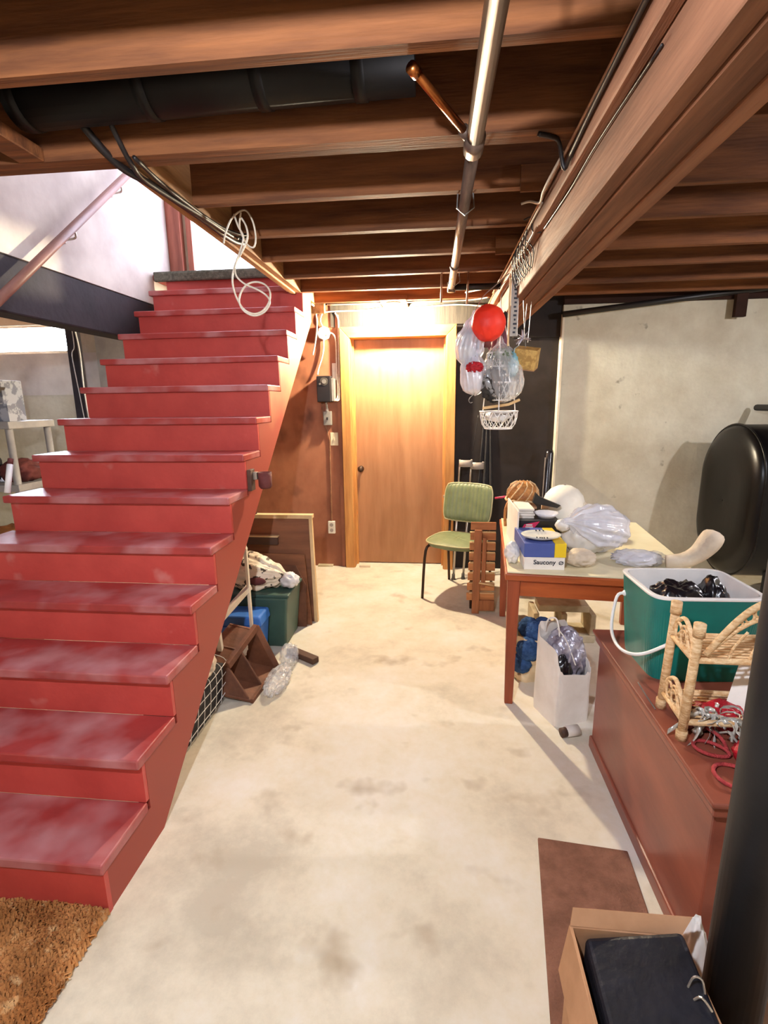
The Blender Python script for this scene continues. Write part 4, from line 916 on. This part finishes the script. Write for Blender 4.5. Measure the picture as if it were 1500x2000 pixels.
MB().blob((-.915,2.93,.405),(.055,.05,.045),93,.2,2,4).build('bag_handle','plastic_white',pbg,smooth=True)
MB().blob((-1.09,2.825,.43),(.055,.006,.022),95,.2,2,3).build('print_patch','cloth_maroon',pbg,smooth=True)
wf = thing('folding_stand', 'thin white wooden frame standing under the stairs', 'frame', (-1.07, 2.48, 0))
MB().bar((-1.05,2.60,0),(-1.055,2.60,.70),.016,.022,(0,1,0)).build('post','paint_white',wf,bev=.002)
MB().bar((-1.115,2.34,0),(-1.135,2.34,.375),.026,.026,(0,1,0)).build('post','paint_white',wf,bev=.002)
MB().bar((-1.135,2.34,.375),(-1.055,2.62,.475),.03,.03).build('rail','paint_white',wf,bev=.002)
MB().bar((-1.055,2.60,.70),(-1.06,2.585,.73),.022,.02,(0,1,0)).build('finial','paint_white',wf)
# open wooden crate tipped on its side
cr = thing('wooden_crate', 'old brown wooden crate tipped over under the stairs', 'crate', (-1.0, 2.4, 0))
def crp(x, y, z): return Vector((x, y, z))
A0, A1 = crp(-.925,2.215,0.0), crp(-.90,2.56,0.0)           # front bottom edge
D0, D1 = crp(-1.055,2.255,.175), crp(-.985,2.50,.275)       # front top edge
bkv = Vector((-.15,.0,.03))
def plank(a, b2, name, th=.016, dv=None, w_=1.0):
    dv = dv or bkv; up_ = (b2-a).cross(dv).normalized()*th
    MB().hexa([a, b2, b2+dv*w_, a+dv*w_, a+up_, b2+up_, b2+dv*w_+up_, a+dv*w_+up_]).build(name,'crate_wood',cr,bev=.003,seg=1)
plank(A0, A1, 'board'); plank(D1, D0, 'board'); plank(D0, A0, 'end_board'); plank(A1, D1, 'end_board')
plank(A0+bkv, A1+bkv, 'back_board', dv=(D0-A0), th=.012)
mid0, mid1 = A0.lerp(D0,.5), A1.lerp(D1,.5)
plank(A0.lerp(A1,.45), D0.lerp(D1,.45), 'divider', th=.014)
MB().bar(A0+Vector((.0,-.002,.008)), A1+Vector((0,0,.012)), .016, .032).build('rim_rail','crate_wood',cr,bev=.003,seg=1)
MB().bar(D0+Vector((.0,-.002,.008)), D1+Vector((0,0,.012)), .026, .040).build('rim_rail','crate_wood',cr,bev=.003,seg=1)
MB().bar(A1+Vector((.0,-.002,.008)), D1+Vector((0,0,.012)), .020, .032).build('rim_rail','crate_wood',cr,bev=.003,seg=1)
tag(MB().blob((-.845,2.40,.03),(.05,.13,.036),97,.3,2.6,5,flat=-.029).build('plastic_wrapper','plastic_clear',smooth=True),'crumpled clear wrapper on the floor beside the crate','plastic film')
tag(MB().blob((-.845,2.62,.055),(.045,.06,.06),98,.28,2.3,4,flat=-.054).build('plastic_bag','plastic_clear',smooth=True),'crumpled clear bag between crate and green tote','bag')
tag(MB().blob((-1.09,2.47,.17),(.05,.05,.06),99,.2,2.0,4).build('cloth_wad','cream_cloth',smooth=True),'cream cloth wad behind the crate','cloth')
tag(MB().bar((-.885,2.752,.020),(-.690,2.632,.020),.05,.036).build('wood_offcut','board_dark',bev=.004),'small dark wood offcut lying alone on the floor','wood block')
nc = thing('netted_crate', 'black crate covered with white netting behind the stringer', 'crate', (-1.16, 2.06, 0))
MB().taper((-1.175,2.05),(.09,.19),(.10,.21),0,.20).build('tub','cloth_dark',nc,bev=.01)
for i in range(7):
    y = 1.86+i*.065; MB().tube(cat([(-1.075,y,.01),(-1.066,y+.01,.10),(-1.070,y+.02,.205),(-1.13,y+.02,.235)],4),.0018,5).build('net_cord','wire_white',nc)
for i in range(4):
    z = .045+i*.05; MB().tube(cat([(-1.07,1.84,z),(-1.064,1.95,z+.008),(-1.068,2.12,z-.004),(-1.064,2.28,z+.01)],4),.0018,5).build('net_cord','wire_white',nc)
MB().blob((-1.16,2.13,.235),(.075,.11,.06),101,.2,2.2,4).build('cloth_heap','cream_cloth',nc,smooth=True)
lk = thing('stringer_bracket', 'dark red round cup bracket fixed to the stair stringer', 'bracket', (-.93, 2.52, 1.04))
MB().box(-.966,-.945,2.47,2.53,1.055,1.165).build('block','board_dark',lk,bev=.003)
MB().box(-.945,-.925,2.50,2.53,1.11,1.15).build('arm','aluminium',lk,bev=.002)
MB().lathe([(0,0),(.026,0),(.034,.012),(.036,.085),(.030,.085),(.028,.02),(0,.02)],(-.890,2.525,1.062),18).build('cup','cloth_maroon',lk,smooth=True)
t = thing('paint_tube', 'white tube with a dark cap leaning on the left of a tread', 'tube', (-2.09, 2.29, 6*RS))
MB().tube([(-2.112,2.245,6*RS+.01),(-2.122,2.30,6*RS+.145)],.014,12).build('tube','plastic_white',t,smooth=True)
MB().tube([(-2.122,2.30,6*RS+.145),(-2.124,2.312,6*RS+.172)],.013,12).build('cap','cloth_maroon',t,smooth=True)

# ================================================================== LEFT SIDE
ps = thing('steel_post', 'slim dark steel post left of the stairs', 'post', (-3.15, 4.3, 0))
MB().box(-3.21,-3.11,4.27,4.33,.01,2.27).build('shaft','dark_tar',ps,bev=.004)
MB().box(-3.25,-3.07,4.23,4.37,0,.01).build('base_plate','dark_tar',ps)
cable('hanging_string',[(-3.13,4.255,2.18),(-3.125,4.25,2.0),(-3.16,4.255,1.92),(-3.14,4.255,1.6),(-3.12,4.255,1.3)],.004,'wire_white','white string knotted down the dark post',cat_='string')
cable('hanging_string',[(-3.10,4.25,2.15),(-3.08,4.25,1.95),(-3.09,4.255,1.6),(-3.07,4.255,1.2)],.006,'wire_white','thicker white string right of the dark post',cat_='string')
struct(MB().box(-3.06,-2.4,4.44,4.47,0,2.27).build('trim_3','shelf_grey'))
sh = thing('plastic_shelving', 'grey plastic shelving unit left of the stairs', 'shelving', (-3.65, 3.69, 0))
for z in (.15, .86, 1.335):
    MB().box(-4.15,-3.15,3.46,3.92,z,z+.055).build('shelf','shelf_grey',sh,bev=.006)
for x in (-4.11, -3.19):
    for y in (3.50, 3.88):
        MB().tube([(x,y,0),(x,y,1.34)],.026,12).build('leg','shelf_grey',sh,smooth=True)
t = thing('printed_carton', 'large grey carton with dial print on the shelving', 'box', (-3.5, 3.75, 1.39))
MB().box(-3.85,-3.34,3.66,3.86,1.39,1.70).build('carton','carton_grey',t,bev=.003)
for i in range(7):
    a = 2.6-i*.28; MB().bar((-3.46+.17*math.cos(a),3.657,1.47+.17*math.sin(a)),(-3.46+.22*math.cos(a),3.657,1.47+.22*math.sin(a)),.006,.05,(0,1,0)).build('dial_mark','rubber_grey',t)
t = thing('small_carton', 'small pale carton at the front edge of the shelving', 'box', (-3.3, 3.55, 1.39))
MB().box(-3.36,-3.17,3.50,3.60,1.39,1.52).build('carton','carton_grey',t,bev=.002)
MB().box(-3.365,-3.30,3.495,3.605,1.392,1.522).build('end_label','paper_white',t)
for i, (x,y,rx,ry,rz_,m_,lb) in enumerate(((-3.30,3.68,.14,.12,.09,'cloth_maroon','maroon bundle on the middle shelf by the post'),(-3.60,3.62,.14,.12,.14,'cloth_dark','dark bundle at the left of the middle shelf'),(-3.27,3.86,.09,.06,.06,'cloth_orange','orange brown bundle at the back of the middle shelf'))):
    tag(MB().blob((x,y,.915+rz_*.86),(rx,ry,rz_),110+i,.18,1.8,4,flat=-rz_*.86).build('cloth_bundle',m_,smooth=True),lb,'cloth')
tag(MB().blob((-3.45,3.66,.205+.16),(.24,.16,.17),115,.18,1.8,4,flat=-.158).build('cloth_bundle','cloth_orange',smooth=True),'brown bundle on the lowest shelf','cloth')
tag(MB().box(-2.95,-2.55,2.55,2.95,0,.62).build('storage_carton','board_brown',bev=.004),'brown carton on the floor left of the stairs','box')

# ================================================================== HANGING CLUSTER AT THE BEAM
HY = 3.10
hb = thing('hanging_baskets', 'three-tier white wire basket hanging from the beam', 'hanging basket', (.37, HY, 1.32))
def wire_tier(cx, r_, zr, zb):
    MB().tube([Vector((cx+r_*math.cos(i*2*PI/28), HY+r_*math.sin(i*2*PI/28), zr)) for i in range(28)], .005, 6, True).build('rim','wire_white',hb,smooth=True)
    m = MB(); rb_ = r_*.72
    m.tube([Vector((cx+rb_*math.cos(i*2*PI/24), HY+rb_*math.sin(i*2*PI/24), zb)) for i in range(24)], .004, 6, True)
    for s_ in (-1, 1):
        for i in range(16):
            a = i*2*PI/16
            pts = [(1,0),(.97,.35),(.88,.75),(.72,1.0),(.35,1.02),(0,1.02)]
            m.tube([Vector((cx+r_*k*math.cos(a+s_*.55*j/3), HY+r_*k*math.sin(a+s_*.55*j/3), zr+(zb-zr)*h_)) for j, (k, h_) in enumerate(pts)], .0024, 4)
    m.build('wire_mesh','wire_white',hb)
tiers = ((.368,.110,1.435,1.335),(.366,.092,1.600,1.500),(.362,.070,1.765,1.690))
for q in tiers: wire_tier(*q)
for i in range(3):
    a = i*2*PI/3+.4
    pts = [Vector((.36+.004*math.cos(a),HY+.004*math.sin(a),2.02))]+[Vector((cx_+r_*math.cos(a),HY+r_*math.sin(a),zr)) for cx_,r_,zr,zb in tiers[::-1]]
    MB().tube(pts,.0035,6).build('chain','wire_white',hb)
MB().tube(cat([(.36,HY,2.01),(.36,HY,2.08),(.385,HY,2.12),(.41,HY,2.16),(.428,HY,2.165)],5),.003,6).build('hook','wire_grey',hb)
MB().tube([(.27,HY-.05,1.455),(.42,HY-.03,1.475),(.485,HY,1.50)],.008,8).build('stick','dowel_pale',hb)
MB().blob((.36,HY,1.405),(.065,.06,.03),121,.25,2.4,3).build('contents','plastic_white',hb,smooth=True)
tag(MB().blob((.335,HY-.03,1.585),(.066,.06,.075),123,.4,3.4,4).build('pine_cones','pine_dark',smooth=True),'dark pine cones in the middle wire basket','pine cones')
tag(gathered((.36,HY,1.86),(.395,HY,1.49),.138,.85,5,up=(0,1,0)).build('clear_bag','plastic_clear',smooth=True),'clear plastic bag bulging over the middle wire basket','bag')
tag(MB().blob((.372,HY-.02,1.745),(.055,.05,.04),127,.4,3.6,4).build('green_sprig','leaf_grey',smooth=True),'grey green sprig in the top wire basket','plant')
rl = thing('red_ball', 'bright orange red round ball hanging by the door', 'ball', (.29, HY-.03, 1.83))
MB().blob((.285,HY-.06,1.925),(.094,.09,.100),129,.03,1.4,5).build('body','ball_red',rl,smooth=True)
MB().lathe([(0,0),(.022,0),(.018,.03),(.012,.045),(0,.045)],(.285,HY-.06,1.795),14).build('neck','cloth_maroon',rl,smooth=True)
MB().tube(cat([(.285,HY-.06,2.02),(.32,HY-.04,2.09),(.395,HY,2.17)],4),.002,5).build('string','wire_grey',rl)
fbg = thing('flower_bag', 'clear bag of dried flowers hanging left of the baskets', 'bag', (.20, HY, 1.55))
gathered((.215,HY+.03,2.01),(.175,HY+.03,1.70),.100,.8,3,up=(0,1,0)).build('bag_top','plastic_film',fbg,smooth=True)
gathered((.195,HY+.02,1.84),(.225,HY+.02,1.53),.105,.75,4,up=(0,1,0)).build('bag_bottom','plastic_film',fbg,smooth=True)
MB().blob((.215,HY-.07,1.685),(.040,.026,.026),135,.35,3.5,4).build('red_flower','flower_red',fbg,smooth=True)
MB().blob((.19,HY+.0,1.80),(.04,.04,.09),137,.4,3.0,4).build('leaves','leaf_grey',fbg,smooth=True)
MB().tube(cat([(.20,HY+.02,1.96),(.25,HY+.01,2.07),(.33,HY,2.14),(.40,HY+.02,2.20)],5),.003,6).build('tie','wire_grey',fbg)
cable('hanger_hook',[(.255,HY,1.60),(.225,HY,1.545),(.200,HY,1.520),(.190,HY,1.500),(.200,HY,1.486),(.212,HY,1.490)],.003,'wire_grey','bent wire hanger hook below the flower bag',cat_='hook')
ms = thing('printed_strap', 'silver strap with dark marks hanging from the beam', 'strap', (.425, 3.04, 1.84))
MB().box(.405,.447,3.03,3.036,1.85,2.185).build('strap','aluminium',ms,bev=.001)
for i in range(14):
    MB().box(.420+.004*(i%2),.434+.003*(i%3),3.028,3.030,1.866+i*.0225,1.876+i*.0225).build('printed_mark','ink',ms)
MB().box(.394,.404,3.04,3.05,1.80,2.16).build('side_slat','dowel_pale',ms)
MB().tube([(.424,3.033,2.18),(.424,3.033,2.20),(.424,3.05,2.205)],.004,6).build('nail','wire_grey',ms)
gc = thing('gold_carton', 'small gold and pale blue carton hanging under the beam', 'box', (.51, 3.08, 1.65))
Mg = Matrix.Translation((.512,3.08,1.735)) @ Matrix.Rotation(-.35,4,'Z') @ Matrix.Rotation(.16,4,'Y') @ Matrix.Rotation(.25,4,'X')
MB().box(-.062,.062,-.05,.05,-.055,.055).xf(Mg).build('carton','carton_gold',gc,bev=.002)
MB().box(-.066,-.0625,-.051,.051,-.056,.056).xf(Mg).build('side_panel','carton_teal',gc)
MB().box(-.062,.062,-.05,.05,-.06,-.0555).xf(Mg).build('base_panel','cardboard',gc)
MB().tube([(.505,3.08,1.785),(.49,3.08,1.92),(.48,3.08,2.05)],.002,5).build('string','wire_grey',gc)
MB().blob((.435,3.06,1.70),(.028,.03,.065),139,.2,2,4).build('blue_wrap','carton_teal',gc,smooth=True)
so = thing('silver_ornament', 'spiky silver ornament hanging above the gold carton', 'ornament', (.50, 3.16, 1.80))
m = MB(); random.seed(5)
for i in range(14):
    d_ = Vector((random.gauss(0,1),random.gauss(0,1),random.gauss(0,1))).normalized(); c0 = Vector((.50,3.17,1.855)); m.tube([c0, c0+d_*.05], [.008,.001], 5)
m.build('spikes','foil_silver',so)
MB().tube([(.505,3.17,1.86),(.515,3.17,2.05)],.002,5).build('string','wire_white',so)
MB().tube([(.53,3.17,1.83),(.54,3.17,2.055)],.002,5).build('string','wire_white',so)
tag(MB().blob((.355,HY+.09,1.85),(.055,.035,.085),141,.15,1.8,4).build('purple_pouch','purple_cloth',smooth=True),'dusky purple pouch hanging behind the baskets','pouch')
tag(MB().blob((.405,HY+.16,1.95),(.03,.03,.06),143,.2,2,3).build('dark_glove','cloth_dark',smooth=True),'dark glove hanging beside the silver strap','glove')
